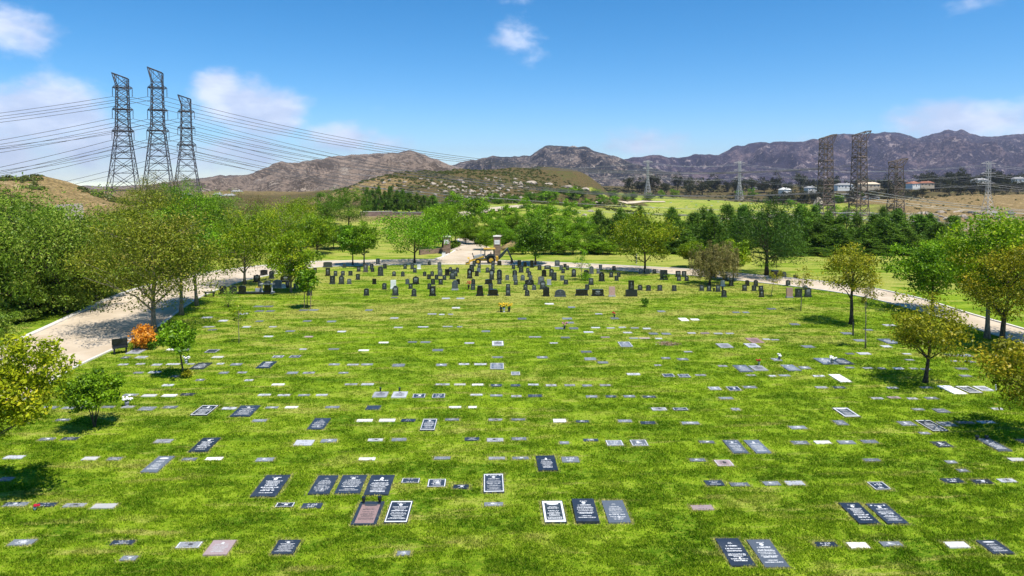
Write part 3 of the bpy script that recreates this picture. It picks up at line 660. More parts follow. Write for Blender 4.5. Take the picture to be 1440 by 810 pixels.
# rows of far trees: (group, name, label tail, species, list of (px, depth, top py, width px))
def rows(group, name, lab, spn, items, lh, lw, clear, nv=3, ratio=None):
    items = sorted(items)
    for k, (px, D, top, wpx) in enumerate(items):
        if ratio: wpx *= .8; D = depth_of(on_ground(px, min(top+ratio*wpx, 357.5), 60))
        p = at_px_depth(px, D); h = max(1.0, z_at(px, top, D)-p[2]); w = wpx*D/F
        put(name, p, h, w, spn, k % nv, lab.format(ordw(k+1)), group, rz=(k*2.4) % 6.28, lh=lh, lw=lw, clear=clear)
rows('dark conifers behind the lawn strip', 'conifer', 'dark conifer, {} from left in the row behind the far lawn strip', 'conifer',
 [(838,106,330,48),(856,118,306,43),(872,110,294,41),(890,124,312,48),(928,108,312,56),(945,118,294,43),(958,106,310,53),(975,112,298,43),(990,120,292,41),(1005,106,302,53),(1022,118,286,43),(1036,106,306,48),(1046,126,288,46),(1102,106,300,63),(1118,112,312,53),(1128,108,290,53),(1140,118,298,48),(1152,108,312,56),(1164,116,302,46),(1178,106,316,53),(1186,114,302,48),(1222,108,316,56),(1232,118,300,48),(1246,108,306,56),(1262,114,296,48),(1275,108,320,48),(1290,122,300,53),(1306,126,304,46),(1322,116,312,48),(1342,124,302,46),(1244,104,345,53),(1268,104,350,48),(1200,104,352,48),(1112,103,345,48),(1150,103,348,48)], 8.0, 4.6, .06)
rows('leafy trees behind the gate', 'leafy_tree', 'green tree, {} from left in the cluster behind the gate and the digger', 'ash',
 [(655,160,316,34),(668,148,312,40),(684,142,322,38),(700,150,306,36),(712,132,318,42),(727,140,300,40),(742,125,318,44),(775,116,324,50),(790,126,304,44),(806,114,328,52),(822,128,308,46),(842,112,336,50),(858,108,340,36),(734,112,340,30),(765,108,338,34),(785,107,346,36),(722,118,345,24)], 6.5, 6.0, .10, ratio=.98)
rows('trees around the far road', 'leafy_tree', 'bright tree, {} from left among those along the far road', 'round',
 [(610,225,288,40),(628,210,298,30),(640,240,272,44),(668,235,274,48),(682,225,288,36),(700,240,296,34),(716,250,288,38),(660,190,300,44),(690,180,304,40),(720,200,300,44),(748,220,296,40),(770,230,290,44),(792,225,298,40),(758,280,284,34),(776,300,281,30),(800,290,282,36),(815,240,300,38),(836,230,302,34),(760,190,312,44),(800,180,312,44),(740,300,280,24),(826,320,280,22),(694,330,270,24),(775,380,265,28),(806,400,262,26)], 6.0, 6.4, .06, ratio=.86)
rows('thin dark pines below the brown hill', 'pine_tree', 'thin dark pine, {} from left in the row below the brown hill', 'conifer',
 [(516,235,263,16),(524,240,266,18),(532,236,262,16),(541,242,268,18),(549,238,261,18),(558,236,268,20),(566,244,266,16),(575,238,270,22),(586,240,272,20),(597,244,274,20),(608,240,274,22)], 8.0, 3.6, .04)
rows('dark trees on the ridge', 'ridge_tree', 'dull dark tree, {} from left along the ridge with the pale houses', 'oak',
 [(884+11.5*k+5*math.sin(k*2.1), 820+40*math.sin(k*1.3), 250+6*math.sin(k*1.7)+ (3 if k % 3 else -2), 20+6*math.sin(k*.9)) for k in range(49)]
 +[(1094+26*k+6*math.sin(k*3.1), 700+20*math.sin(k*1.9), 270+6*math.sin(k*2.3), 20) for k in range(8)]
 +[(1310+11*k+4*math.sin(k*3.1), 790, 242+5*math.sin(k*1.4), 21) for k in range(12)], 8.0, 9.0, .12, 4)
rows('trees before the ridge houses', 'ridge_tree', 'dull green tree, {} from left just below the ridge houses', 'oak',
 [(1085+13.5*k+5*math.sin(k*2.7), 600, 268+5*math.sin(k*1.9), 17+4*math.sin(k*1.1)) for k in range(17)]+[(1335+16*k, 640, 254+4*math.sin(k*2), 19) for k in range(8)], 8.0, 9.0, .1, 4)
rows('bright bushes at the foot of the ridge', 'round_bush', 'bright green bush, {} from left at the foot of the ridge', 'round',
 [(930,720,268,16),(948,720,266,18),(1040,700,266,16),(1058,690,265,18),(1112,640,280,18),(1128,630,284,22),(1150,620,286,18),(1172,560,288,26),(1190,540,292,24),(1205,520,296,28),(1230,500,300,24),(1255,520,296,22),(880,640,272,16),(865,600,275,18),(845,570,274,20),(760,440,270,22),(738,430,276,18),(1290,470,305,18),(1180,640,272,22),(1215,640,268,20)], 6.0, 6.4, .05, ratio=.85)
rows('shrubs at the hill foot beyond the brown slope', 'shrub', 'dark shrub, {} from left along the foot of the brown hill', 'shade',
 [(640,300,283,26),(662,330,276,24),(720,360,274,26),(745,370,270,26),(768,390,266,26),(792,400,264,24),(815,420,264,28),(838,430,266,26),(700,350,278,22),(860,520,268,22),(890,540,270,20),(912,600,272,20),(625,310,284,20)], 6.0, 6.5, .05, ratio=.62)
rows('tall conifers behind the row', 'conifer', 'tall pointed conifer, {} from left rising over the dark conifer row', 'conifer',
 [(842+33*k+8*math.sin(k*2.3), 128+10*math.sin(k*1.3), 294+6*math.sin(k*1.9), 30+5*math.sin(k)) for k in range(15)], 8.0, 4.6, .06)
# lower planting beyond the left road
rows('shrubs beyond the left road', 'shrub', 'low shrub, {} from left on the verge beyond the road', 'olive',
 [(-60,42,440,80),(-22,47,442,70),(14,55,432,60),(44,60,426,56),(74,66,418,44),(108,73,405,40),(132,82,394,36),(156,90,386,34),(-10,56,425,70),(30,66,415,60)], 3.2, 4.4, .03)
rows('trees behind the verge', 'leafy_tree', 'mid-green tree, {} from left in the belt between road and dry hill', 'olive',
 [(150,88,316,80),(118,84,318,80),(60,80,296,100),(0,76,288,100),(176,100,312,70),(210,108,300,64),(300,112,302,66),(245,120,288,60),(125,66,335,90),(165,74,332,80),(70,60,330,110),(10,58,320,120),(-30,56,330,100),(200,84,330,70),(240,96,322,60),(330,108,306,60),(380,112,300,60),(425,116,306,56),(290,100,322,60)], 8.5, 6.6, .02)

# orange bush and its green neighbours
p = on_flat(203, 490); add_tree('bush', p, 1.55, 1.75, .05, 'shade', 'bright orange bush beside the road and the black bench', 771, nleaf=2600, size=.13, mat=L_ORANGE, stems=5, cat='bush', tr=.02)
p = on_flat(211, 491); add_tree('shrub', p, .75, .9, .03, 'shade', 'small green shrub at the foot of the orange bush', 772, nleaf=900, size=.1, stems=3, cat='shrub')
p = on_flat(263, 531); add_tree('shrub', p, .5, .62, .03, 'shade', 'small rust-tipped shrub at the foot of the leaning tree', 773, nleaf=600, size=.08, stems=3, mat=L_OLIVE, cat='shrub')
p = on_flat(321, 432); add_tree('shrub', p, 1.7, 1.8, .05, 'olive', 'thin grey shrub behind the tree with yellow blooms', 774, nleaf=900, size=.1, stems=4, cat='shrub')
p = on_flat(935, 393); add_tree('shrub', p, .8, 1.1, .03, 'shade', 'dark shrub beside the large carved headstone by the road', 775, nleaf=800, size=.1, stems=3, cat='shrub')
p = on_flat(823, 394); add_tree('shrub', p, .9, 1.6, .03, 'ash', 'low green shrub under the sparse young tree among headstones', 776, nleaf=900, size=.1, stems=3, cat='shrub')

# scrub on the hills: too many to count
def scrub(name, label, n, seed, sel, hmin, hmax, mat):
    r = np.random.default_rng(seed); V = []; T = []
    done = 0
    while done < n:
        x, y = sel(r, 4000); w = zones(x, y); ok = (w[:, 2]*.9+w[:, 1]*.35) > r.random(len(x))*.9
        ok &= fbm(x/30, y/30, 3) > .42
        x, y = x[ok][:n-done], y[ok][:n-done]; done += len(x)
        zg = H(x, y)+scrub_rough(x, y, w[ok][:len(x)])
        for a in range(46):
            hgt = hmin+(hmax-hmin)*r.random(len(x)) if a == 0 else hgt
            d = r.normal(size=(len(x), 3)); d /= np.linalg.norm(d, axis=1, keepdims=True); d[:, 2] = np.abs(d[:, 2])*.8
            c = np.c_[x, y, zg]+d*(hgt*(.55+.35*r.random(len(x))))[:, None]
            t1 = r.normal(size=(len(x), 3)); t1 /= np.linalg.norm(t1, axis=1, keepdims=True); t2 = np.cross(t1, d); s = (hgt*.24)[:, None]
            V.append(np.stack([c-t1*s, c+t2*s, c+t1*s, c-t2*s], 1).reshape(-1, 3)); T.append(np.repeat(np.clip(.5+.25*r.normal(size=len(x)), 0, 1), 4))
    V = np.concatenate(V); N = len(V)//4
    o = link(name, np_mesh(name, V, np.arange(N*4).reshape(N, 4), mat, {'tint': np.concatenate(T)})); tag(o, label, 'scrub', kind='stuff')
def scrub_rough(x, y, w):
    return (w[:, 1]*.8+w[:, 2])*sstep(112, 150, np.hypot(x*.6, y))*((fbm(x/22, y/22, 5)-.5)*4.5+(ridged(x/60, y/60, 4)-.6)*6)
def sec(x0, x1, d0, d1):
    def f(r, n):
        px = r.uniform(x0, x1, n); D = r.uniform(d0, d1, n); k = (px-720)/F/math.cos(PITCH)
        return np.sin(YAW)*D+np.cos(YAW)*k*D*1.0, np.cos(YAW)*D-np.sin(YAW)*k*D
    return f
scrub('scrub', 'dry scrub scattered over the tan hill beyond the left trees', 3600, 1, sec(-250, 300, 150, 300), .5, 1.6, L_SCRUB)
scrub('scrub', 'low scrub covering the brown hill', 4200, 2, sec(470, 900, 330, 560), .5, 1.5, L_SCRUB)
scrub('scrub', 'dull scrub on the ridge slope with the houses', 1800, 3, sec(840, 1500, 600, 960), .8, 2.6, L_DARKB)
scrub('scrub', 'sparse scrub on the tan cut slope', 350, 4, sec(1270, 1560, 420, 620), .4, 1.3, L_SCRUB)
# ------------------------------------------------------------------ stones
G_DARK = granite('dark_granite', (0.026, 0.033, 0.034), .28, .5)
G_NAVY = granite('blue_black_granite', (0.026, 0.032, 0.042), .3, .55)
G_MID = granite('grey_granite', (0.165, 0.18, 0.195), .45, .45)
G_SLATE = granite('slate_granite', (0.125, 0.145, 0.17), .36, .5)
G_LIGHT = granite('pale_granite', (0.40, 0.41, 0.43), .6, .35)
G_WHITE = granite('white_marble', (0.78, 0.77, 0.74), .6, .3, .08)
G_PINK = granite('pink_granite', (0.48, 0.30, 0.25), .5, .35)
G_ROSE2 = granite('rose_panel_granite', (0.34, 0.225, 0.205), .55, .3)
G_ROSE = granite('rose_grey_granite', (0.36, 0.27, 0.26), .5, .35)
M_ETCH = simple('pale_etching', (0.62, 0.63, 0.63), .8, .2, var=.2, scale=20)
M_ETCHD = simple('dark_etching', (0.06, 0.06, 0.065), .7, .3, var=.2, scale=20)
M_BRONZE = simple('bronze', (0.09, 0.065, 0.04), .4, .5, .6)
M_BLACK = simple('black_polished', (0.012, 0.012, 0.013), .25, .5)

def glyph_quads(mb, x0, x1, y, hgt, r, dens=.8):
    """a line of small strokes that reads as lettering"""
    x = x0
    while x < x1:
        w = hgt*r.uniform(.35, .8)
        if r.random() < dens:
            k = r.random()
            if k < .5: mb.add([(x, y-hgt/2, 0), (x+w, y-hgt/2, 0), (x+w, y+hgt/2, 0), (x, y+hgt/2, 0)], [(0, 1, 2, 3)])
            elif k < .8: mb.add([(x, y-hgt/2, 0), (x+w*.4, y-hgt/2, 0), (x+w*.4, y+hgt/2, 0), (x, y+hgt/2, 0)], [(0, 1, 2, 3)]); mb.add([(x+w*.45, y-hgt*.1, 0), (x+w, y-hgt*.1, 0), (x+w, y+hgt*.25, 0), (x+w*.45, y+hgt*.25, 0)], [(0, 1, 2, 3)])
            else: mb.add([(x, y-hgt/2, 0), (x+w, y-hgt/2, 0), (x+w*.5, y+hgt/2, 0)], [(0, 1, 2)])
        else: w *= .8
        x += w*1.18
def disc(mb, cx, cy, rx, ry, n=12, z=0.0):
    mb.add([(cx+rx*math.cos(2*math.pi*k/n), cy+ry*math.sin(2*math.pi*k/n), z) for k in range(n)], [tuple(range(n))])
def inscr_slab(v, mat):
    r = random.Random(40+v); mb = MB()
    kind = v % 6
    if kind in (0, 3, 5):                                           # round emblem with rays
        disc(mb, 0, .33, .10, .055); glyph_quads(mb, -.2, .2, .41, .035, r)
        if kind == 5:
            for s in (-1, 1): disc(mb, s*.36, .43, .06, .025)
    elif kind == 1:
        for k in range(5):
            a = math.pi*(.1+.2*k); mb.add([(0, .30, 0), (.13*math.cos(a), .30+.09*math.sin(a), 0), (.10*math.cos(a+.22), .30+.07*math.sin(a+.22), 0)], [(0, 1, 2)])
    elif kind == 2: disc(mb, 0, .38, .33, .06)
    elif kind == 4: mb.add([(-.09, .26, 0), (.07, .24, 0), (.10, .36, 0), (0, .42, 0), (-.05, .37, 0)], [(0, 1, 2, 3, 4)])
    y = .22
    while y > -.42:
        hgt = r.choice([.024, .03, .034, .045]); hw = r.uniform(.22, .45)
        glyph_quads(mb, -hw, hw, y, hgt, r, .9); y -= hgt*r.uniform(1.7, 2.8)
    if kind == 1: disc(mb, .05, -.28, .05, .05)
    return mb.mesh('inscription', mat)
def inscr_small(v, mat):
    r = random.Random(90+v); mb = MB(); n = 2+v % 3
    if v % 2: disc(mb, r.uniform(-.08, .08), .05, .13, .20, 9)
    for k in range(n):
        y = .32-.64*k/max(1, n-1); hw = r.uniform(.16, .36); glyph_quads(mb, -hw, hw, y, .11, r, .8)
    return mb.mesh('inscription', mat)
INS_S = [inscr_slab(v, M_ETCH) for v in range(8)]; INS_SD = [inscr_slab(v, M_ETCHD) for v in range(4)]
INS_M = [inscr_small(v, M_ETCH) for v in range(6)]; INS_MD = [inscr_small(v, M_ETCHD) for v in range(6)]
def border_mesh(mat, k):
    mb = MB(); a = .485; b = a-k
    P = [(-a, -a), (a, -a), (a, a), (-a, a)]; Q = [(-b, -b), (b, -b), (b, b), (-b, b)]
    mb.add([(x, y, 0) for x, y in P]+[(x, y, 0) for x, y in Q], [(i, (i+1) % 4, 4+(i+1) % 4, 4+i) for i in range(4)]); return mb.mesh('border', mat)
BORD = border_mesh(M_ETCH, .045); BORDW = border_mesh(M_ETCH, .09)
SLAB = {}
def slab_mesh(mat, name='stone'):
    if (mat.name, name) not in SLAB:
        bm = bmesh.new(); bmesh.ops.create_cube(bm, size=1.0)
        for v in bm.verts:
            if v.co.z > 0: v.co.x *= .975; v.co.y *= .975
            v.co.z = v.co.z-.5
        top = [v for v in bm.verts if v.co.z > -.1]
        me = bpy.data.meshes.new(name); bm.to_mesh(me); bm.free(); me.materials.append(mat); SLAB[(mat.name, name)] = me
    return SLAB[(mat.name, name)]
# tile offsets and rows: (xc, ytop, ybottom, width, style) in 4x enlarged tile pixels
# style letter: w white l pale g grey d dark p pink; capital = large slab; suffix f framed, v vase, t text, n plain
TILES = {
 'E': (0,608), 'F': (360,608), 'G': (720,608), 'H': (1080,608), 'D': (1080,410), 'C': (720,410), 'B': (360,410), 'A': (0,410)}
MK = {
'E': """265,30,47,85,g 393,27,45,90,d 920,38,61,95,l 1152,33,112,105,N 887,137,227,95,S 80,130,150,105,l 508,137,158,85,w 1065,147,156,80,g 1205,140,157,95,w 35,252,275,75,p
 90,392,420,130,g 258,395,420,115,d 420,400,420,120,l 587,400,430,130,w 125,600,640,135,g 690,606,635,130,d 1063,615,655,135,lf 1237,610,693,135,R 645,147,152,80,g 725,706,712,90,g""",
'F': """270,40,78,105,l 410,37,58,90,g 672,37,48,85,l 805,32,50,85,g 1215,28,48,85,d 1345,32,54,95,l 50,142,165,100,g 625,143,157,95,w 1047,138,152,95,g 1355,138,154,95,l
 83,243,365,145,N 380,245,350,120,N 535,243,347,145,N 695,243,355,140,N 870,257,288,105,df 1017,260,312,105,df 1153,293,320,90,d 1337,235,342,118,Nf 163,395,423,105,df 315,397,430,115,d
 630,392,523,145,X 803,388,513,132,Nf 1337,393,417,110,g 168,608,688,130,N 830,672,690,40,g""",
'G': """40,28,46,85,g 443,37,50,85,d 577,43,78,95,gf 715,40,80,95,gf 1095,47,62,85,g 1257,45,120,90,S 1380,45,120,90,S 48,138,153,95,g 195,133,218,112,Nn 328,135,172,100,g 1043,147,165,90,g
 1192,153,193,95,pf 1138,268,303,105,d 1280,282,305,110,g 235,387,513,125,Bf 412,383,515,132,N 585,385,513,128,S 1070,408,440,125,p 1255,598,757,140,N 1438,605,765,140,S 295,55,62,30,g""",
'H': """180,47,70,95,g 307,47,65,90,w 440,45,67,95,g 570,42,62,90,g 978,47,88,90,d 1272,36,108,80,Sv 1440,36,62,70,d 1400,143,163,90,w 583,147,165,95,g 1030,160,175,60,g 1095,208,222,60,g
 1037,257,287,115,d 1205,263,292,110,d 1343,260,282,95,l 625,275,328,95,df 513,398,518,122,N 668,402,518,122,N 150,272,300,105,l 20,275,300,95,g 325,615,647,125,d 507,617,655,115,w 692,613,643,120,g
 1062,613,653,125,w 1277,610,687,125,N""",
'D': """20,90,104,50,g 150,178,190,50,g 445,228,242,60,g 515,268,282,60,g 565,212,220,45,g 683,183,196,65,l 680,267,295,75,S 225,297,322,62,g 48,373,392,50,gv 325,375,410,90,S 415,377,411,85,N
 128,413,447,75,S 207,420,437,60,g 405,467,510,66,W 92,467,478,65,g 285,470,480,65,l 460,423,432,50,g 735,427,438,55,w 540,342,355,70,l 665,302,315,50,l 460,345,354,45,g 780,347,354,45,l 797,380,389,45,g
 1090,428,440,60,g 1110,468,480,60,g 1030,350,366,60,g 1110,350,370,70,g 1170,355,363,60,l 1257,352,363,55,g 1053,388,395,45,g 1135,388,400,55,g 1035,530,577,76,Wf 1130,533,573,80,Bf 1210,535,558,72,Lf
 300,533,545,65,l 400,533,546,70,d 700,536,546,60,l 890,535,545,65,g 615,595,606,65,l 708,590,602,70,p 812,598,606,55,l 918,593,606,70,g 440,655,708,92,Bf 845,658,668,65,g 975,657,684,75,g 408,722,755,65,g
 780,728,757,85,g 920,725,788,92,Nf 1003,731,760,85,g 1110,730,744,95,p 1225,727,742,95,l 168,755,775,95,g 880,790,804,60,g 25,470,480,40,l 40,268,275,45,l 885,432,440,50,l 820,430,437,40,l 560,427,434,55,l 640,430,435,40,l 1290,655,665,60,l""",
'C': """210,62,76,50,w 335,84,92,40,g 57,145,160,50,g 310,142,162,55,g 327,170,180,42,g 265,200,213,45,gv 347,200,214,50,g 578,142,160,45,gv 840,105,118,42,g 965,150,165,46,W 1028,150,165,46,w 488,122,129,40,l
 1260,113,121,40,g 1315,113,121,35,g 470,200,206,50,l 555,202,208,45,l 620,198,205,40,l 690,202,208,45,l 758,204,212,45,l 430,224,232,55,l 650,227,235,50,l 795,231,242,50,g 867,232,243,50,g 1010,230,237,45,l
 1085,230,238,50,p 1160,232,240,50,l 1225,232,239,45,l 300,254,263,50,g 130,252,259,70,l 70,253,259,55,l 525,254,260,50,p 685,259,266,50,l 745,259,266,60,p 825,261,267,40,l 637,284,312,70,Sf 235,287,293,45,l
 1195,293,317,75,L 1365,262,290,72,P 1350,293,315,70,L 1430,265,272,40,l 418,333,345,60,g 440,370,388,65,g 510,393,405,60,g 170,364,376,60,g 865,369,380,50,g 960,374,388,60,g 990,335,342,45,l 820,411,418,30,l
 1185,414,424,50,l 683,459,470,75,l 880,462,482,65,df 968,464,485,65,df 1060,466,474,60,l 1300,415,453,80,S 1385,418,446,80,L 1345,467,475,50,l 20,450,472,50,gf 20,522,534,55,d 120,519,528,60,l 220,522,533,60,l
 325,522,532,60,l 423,523,535,55,g 525,522,532,60,l 25,583,594,60,l 130,579,594,80,d 448,584,598,65,g 557,584,597,60,d 660,583,596,65,g 772,586,598,75,d 1140,535,555,66,gf 1247,533,560,72,df 1337,531,545,75,g
 1203,593,607,80,g 827,652,670,85,lf 947,653,670,85,df 1258,655,670,30,l 35,715,726,80,g 268,716,737,75,w 396,724,738,75,d 635,720,737,80,g 765,730,747,85,d 1003,732,748,100,g""",
'B': """1068,30,47,45,l 1150,30,47,45,l 1125,83,100,45,w 778,28,40,35,g 70,77,90,50,g 15,77,90,50,g 20,104,116,45,g 80,104,116,45,g 268,98,112,50,g 325,97,111,50,g 635,100,109,40,g 778,145,154,45,l 990,123,130,50,l
 1045,126,132,30,l 1095,125,131,25,l 425,164,173,48,g 288,162,170,45,g 20,163,171,40,g 193,219,227,50,g 482,221,229,48,l 95,195,201,40,l 70,249,256,50,l 296,250,258,48,p 1293,219,228,48,g 1078,194,200,55,l
 940,196,202,60,l 800,199,205,50,l 1145,195,201,30,g 1360,280,305,65,Lf 718,283,291,55,w 880,280,288,50,g 953,280,289,55,g 1200,286,294,55,l 437,320,328,58,g 606,326,335,58,w 1023,323,336,60,g 265,321,328,40,l
 125,359,373,60,gf 220,358,373,60,df 58,395,432,80,N 440,405,415,60,g 545,407,416,65,l 625,405,415,65,g 802,406,424,70,g 1043,406,420,60,g 1170,404,413,60,l 1262,404,414,70,l 1358,365,374,60,g 1356,404,438,78,Sf
 205,451,464,60,g 297,452,463,65,l 492,453,462,55,g 125,518,528,70,w 535,517,527,70,l 628,516,527,70,l 1050,518,527,80,l 1147,518,528,65,w 1247,519,529,65,w 1352,521,535,65,d 700,566,595,82,Lv 808,565,598,84,Lv
 917,574,600,72,df 1027,573,601,74,df 48,576,587,70,l 157,578,588,70,l 270,578,588,65,g 370,577,587,65,l 1240,576,586,70,l 1352,579,590,70,g 660,640,667,80,dn 90,647,658,70,g 200,645,657,72,w 430,644,657,80,g
 1120,645,656,70,w 1218,646,655,48,w 355,715,777,94,N 612,718,733,90,w 738,716,733,92,w 857,716,733,82,d 972,718,783,84,Nf 1103,714,727,80,g 1347,716,727,80,l 20,718,734,80,g""",
'A': """1150,642,698,97,Nf 1380,643,705,115,N 1290,650,664,80,l 1415,717,737,60,p 957,643,658,78,g 828,647,671,85,g 720,643,656,65,lv 840,578,592,78,w 953,578,592,80,w 1055,571,586,75,d 735,575,588,80,g 275,645,661,90,g
 385,648,662,70,g 445,650,660,60,l 500,643,656,80,l 610,644,655,70,g 355,716,728,75,g 945,521,532,60,l 1130,402,437,82,N 1193,320,350,65,df 1225,363,374,60,w 965,320,331,48,w 1045,321,331,45,l 1330,403,416,62,g
 1240,402,410,30,l 985,472,482,35,g 1125,492,503,45,g 1260,451,463,50,g 1362,451,460,50,l 1400,494,504,45,l 1075,404,411,30,l 975,404,413,75,l 883,406,417,50,l 790,403,412,45,l 693,406,415,50,l 870,448,459,65,l
 780,452,461,50,g 795,363,376,60,lv 707,365,377,42,g 770,322,350,75,L 1255,159,169,48,l 1175,195,202,60,l 1195,211,219,45,g 1387,194,203,42,l 1115,143,150,50,l 1165,142,150,55,l 1370,120,130,50,l"""}
CMAT = {'w': granite('off_white_marble', (0.60, 0.59, 0.56), .6, .3, .1), 'l': G_LIGHT, 'g': G_MID, 'd': G_NAVY, 'p': G_ROSE, 'N': G_NAVY, 'S': G_SLATE, 'W': G_WHITE, 'L': G_LIGHT, 'B': G_DARK, 'R': G_ROSE, 'P': G_PINK, 'X': G_NAVY}
CWORD = {'w': 'white', 'l': 'pale grey', 'g': 'mid grey', 'd': 'dark', 'p': 'pinkish', 'N': 'dark blue-black', 'S': 'slate grey', 'W': 'white', 'L': 'pale grey', 'B': 'black and white', 'R': 'rose grey', 'P': 'pale pinkish', 'X': 'rose-panelled dark'}
marks = []
for tl, txt in MK.items():
    ox, oy = TILES[tl]
    for it in txt.split():
        a = it.split(','); x, y0, y1, w = map(float, a[:4]); st = a[4]
        px = ox+x/4; t_ = oy+y0/4; b_ = oy+y1/4; wpx = w/4
        f0 = on_flat(px, b_, .02); f1 = on_flat(px, t_, .02); xm = on_flat(px, (t_+b_)/2, .02)
        wm = wpx/ppm((t_+b_)/2)
        dep = f1[1]-f0[1]; big = st[0].isupper()
        if big: wm = min(max(wm, .62), 1.25); dep = min(max(dep, .8), 2.3)
        else: wm = min(max(wm, .42), .95); dep = min(max(dep*.85, .26), .85 if 'f' in st else .62)
        if wm < .7 and px > 0 and b_-t_ < 1.5: dep = max(dep, .30)
        marks.append(dict(x=xm[0], y=(f0[1]+f1[1])/2, w=wm, d=dep, st=st, px=px, py=(t_+b_)/2))
# drop accidental overlaps
keep = []
for m in sorted(marks, key=lambda q: -(q['w']*q['d'])):
    if all(abs(m['x']-q['x']) > (m['w']+q['w'])/2*.98 or abs(m['y']-q['y']) > (m['d']+q['d'])/2*.98 for q in keep): keep.append(m)
marks = keep
def row_names(items, key, gap):
    items.sort(key=key); rowsL = []
    for m in items:
        if rowsL and key(m)-key(rowsL[-1][0]) < gap and key(m)-key(rowsL[-1][-1]) < gap: rowsL[-1].append(m)
        else: rowsL.append([m])
    return rowsL
slabs = [m for m in marks if m['st'][0].isupper()]; flats = [m for m in marks if not m['st'][0].isupper()]
flats.sort(key=lambda m: -(m['w']*m['d'])/max(m['y'], 1)**2)
print('slabs', len(slabs), 'flat markers', len(flats))
for nm, lst, gap in (('slab', slabs, 1.2), ('flat', flats, .75)):
    for r_i, row_ in enumerate(row_names(lst, lambda m: m['y'], gap)):
        row_.sort(key=lambda m: m['px'])
        for c_i, m in enumerate(row_): m['row'] = r_i+1; m['col'] = c_i+1; m['ncol'] = len(row_)
SPECIAL = {
 (495,690): 'dark slab with rose panel and two black vases at its head',
}
def place_mark(m, idx):
    st = m['st']; big = st[0].isupper(); c = st[0]; mat = CMAT[c]; fr = 'f' in st
    where = f"{ordw(m['col'])} from left in {ordw(m['row'])}" if m['ncol'] > 1 else f"alone in the {ordw(m['row'])}"
    if big: lab = f"{CWORD[c]} {'bordered ' if fr else ''}grave slab, {where} slab row from the bottom"; nm = 'grave_slab'; grp = 'large grave slabs in the lawn'
    else: lab = f"{CWORD[c]} {'bordered ' if fr else ''}flat marker, {where} marker row from the bottom"; nm = 'flat_marker'; grp = 'flat grave markers set in the lawn'
    hgt = .10 if (big and abs(m['px']-823) < 3) else (.05 if big else .035)
    rz = random.uniform(-.02, .02)
    o = empty(nm, (m['x'], m['y'], 0), rz, lab, 'grave slab' if big else 'grave marker', grp)
    link('stone', slab_mesh(mat), o, loc=(0, 0, hgt), scale=(m['w'], m['d'], hgt+.12))
    z = hgt+.003; i = idx
    if fr: link('border', BORDW if c in 'BL' else BORD, o, loc=(0, 0, z), scale=(m['w']*.96, m['d']*.96, 1))
    if c == 'X': link('panel', slab_mesh(G_ROSE2, 'panel'), o, loc=(0, -.05*m['d'], z+.002), scale=(m['w']*.74, m['d']*.8, .02))
    dark = c in 'WPRLwlp' or c == 'X'
    if 'n' in st: link('inscription', INS_S[4], o, loc=(0, 0, z), scale=(m['w']*.7, m['d']*.8, 1)) if big else None
    elif big:
        if c == 'W': pass
        elif c in 'PRLX': link('inscription', INS_SD[i % 4] if c != 'R' else INS_S[i % 8], o, loc=(0, 0, z+.004), scale=(m['w']*.8, m['d']*.82, 1))
        elif c == 'B':
            link('inscription', INS_S[2], o, loc=(0, 0, z), scale=(m['w']*.86, m['d']*.9, 1))
        else: link('inscription', INS_S[i % 8], o, loc=(0, 0, z), scale=(m['w']*.86, m['d']*.9, 1))
    elif m['py'] > 500 and c != 'w':
        link('inscription', (INS_MD if dark else INS_M)[i % 6], o, loc=(0, 0, z), scale=(m['w']*.84, m['d']*.84, 1))
    return o
for i, m in enumerate(slabs+flats): place_mark(m, i)

# ------------------------------------------------------------------ upright headstones
def prof(style):
    P = []
    def arc(cx, cz, rx, rz, a0, a1, n=10): return [(cx+rx*math.cos(math.radians(a0+(a1-a0)*k/n)), cz+rz*math.sin(math.radians(a0+(a1-a0)*k/n))) for k in range(n+1)]
    if style == 'flat': P = [(-.5, 0), (.5, 0), (.5, .94)]+arc(.44, .94, .06, .06, 0, 90, 3)+arc(-.44, .94, .06, .06, 90, 180, 3)
    elif style == 'round': P = [(-.5, 0), (.5, 0), (.5, .78)]+arc(0, .78, .5, .22, 0, 180, 12)[1:]
    elif style == 'gable': P = [(-.5, 0), (.5, 0), (.5, .72), (.36, .86), (0, 1.0), (-.36, .86), (-.5, .72)]
    elif style == 'shoulder': P = [(-.5, 0), (.5, 0), (.5, .76), (.4, .78)]+arc(0, .80, .36, .20, 0, 180, 10)+[(-.4, .78), (-.5, .76)]
    elif style == 'serp': P = [(-.5, 0), (.5, 0), (.5, .86)]+[(.5-.1*k, .86+.14*math.cos((k-5)*.5)**2*(1 if 2 < k < 8 else .55)) for k in range(1, 10)]+[(-.5, .86)]
    elif style == 'wide': P = [(-.5, 0), (.5, 0), (.5, .86)]+arc(0, .86, .5, .14, 0, 180, 10)[1:]
    elif style == 'trap': P = [(-.5, 0), (.5, 0), (.38, .96), (.3, 1.0), (-.3, 1.0), (-.38, .96)]
    elif style == 'boulder': P = [(-.46, 0), (.46, 0), (.5, .4), (.47, .8), (.36, .97), (-.3, 1.0), (-.45, .85), (-.5, .42)]
    elif style == 'semi': P = [(-.5, 0), (.5, 0), (.5, .35)]+arc(0, .35, .5, .65, 0, 180, 14)[1:]
    return P
PLIB = {}
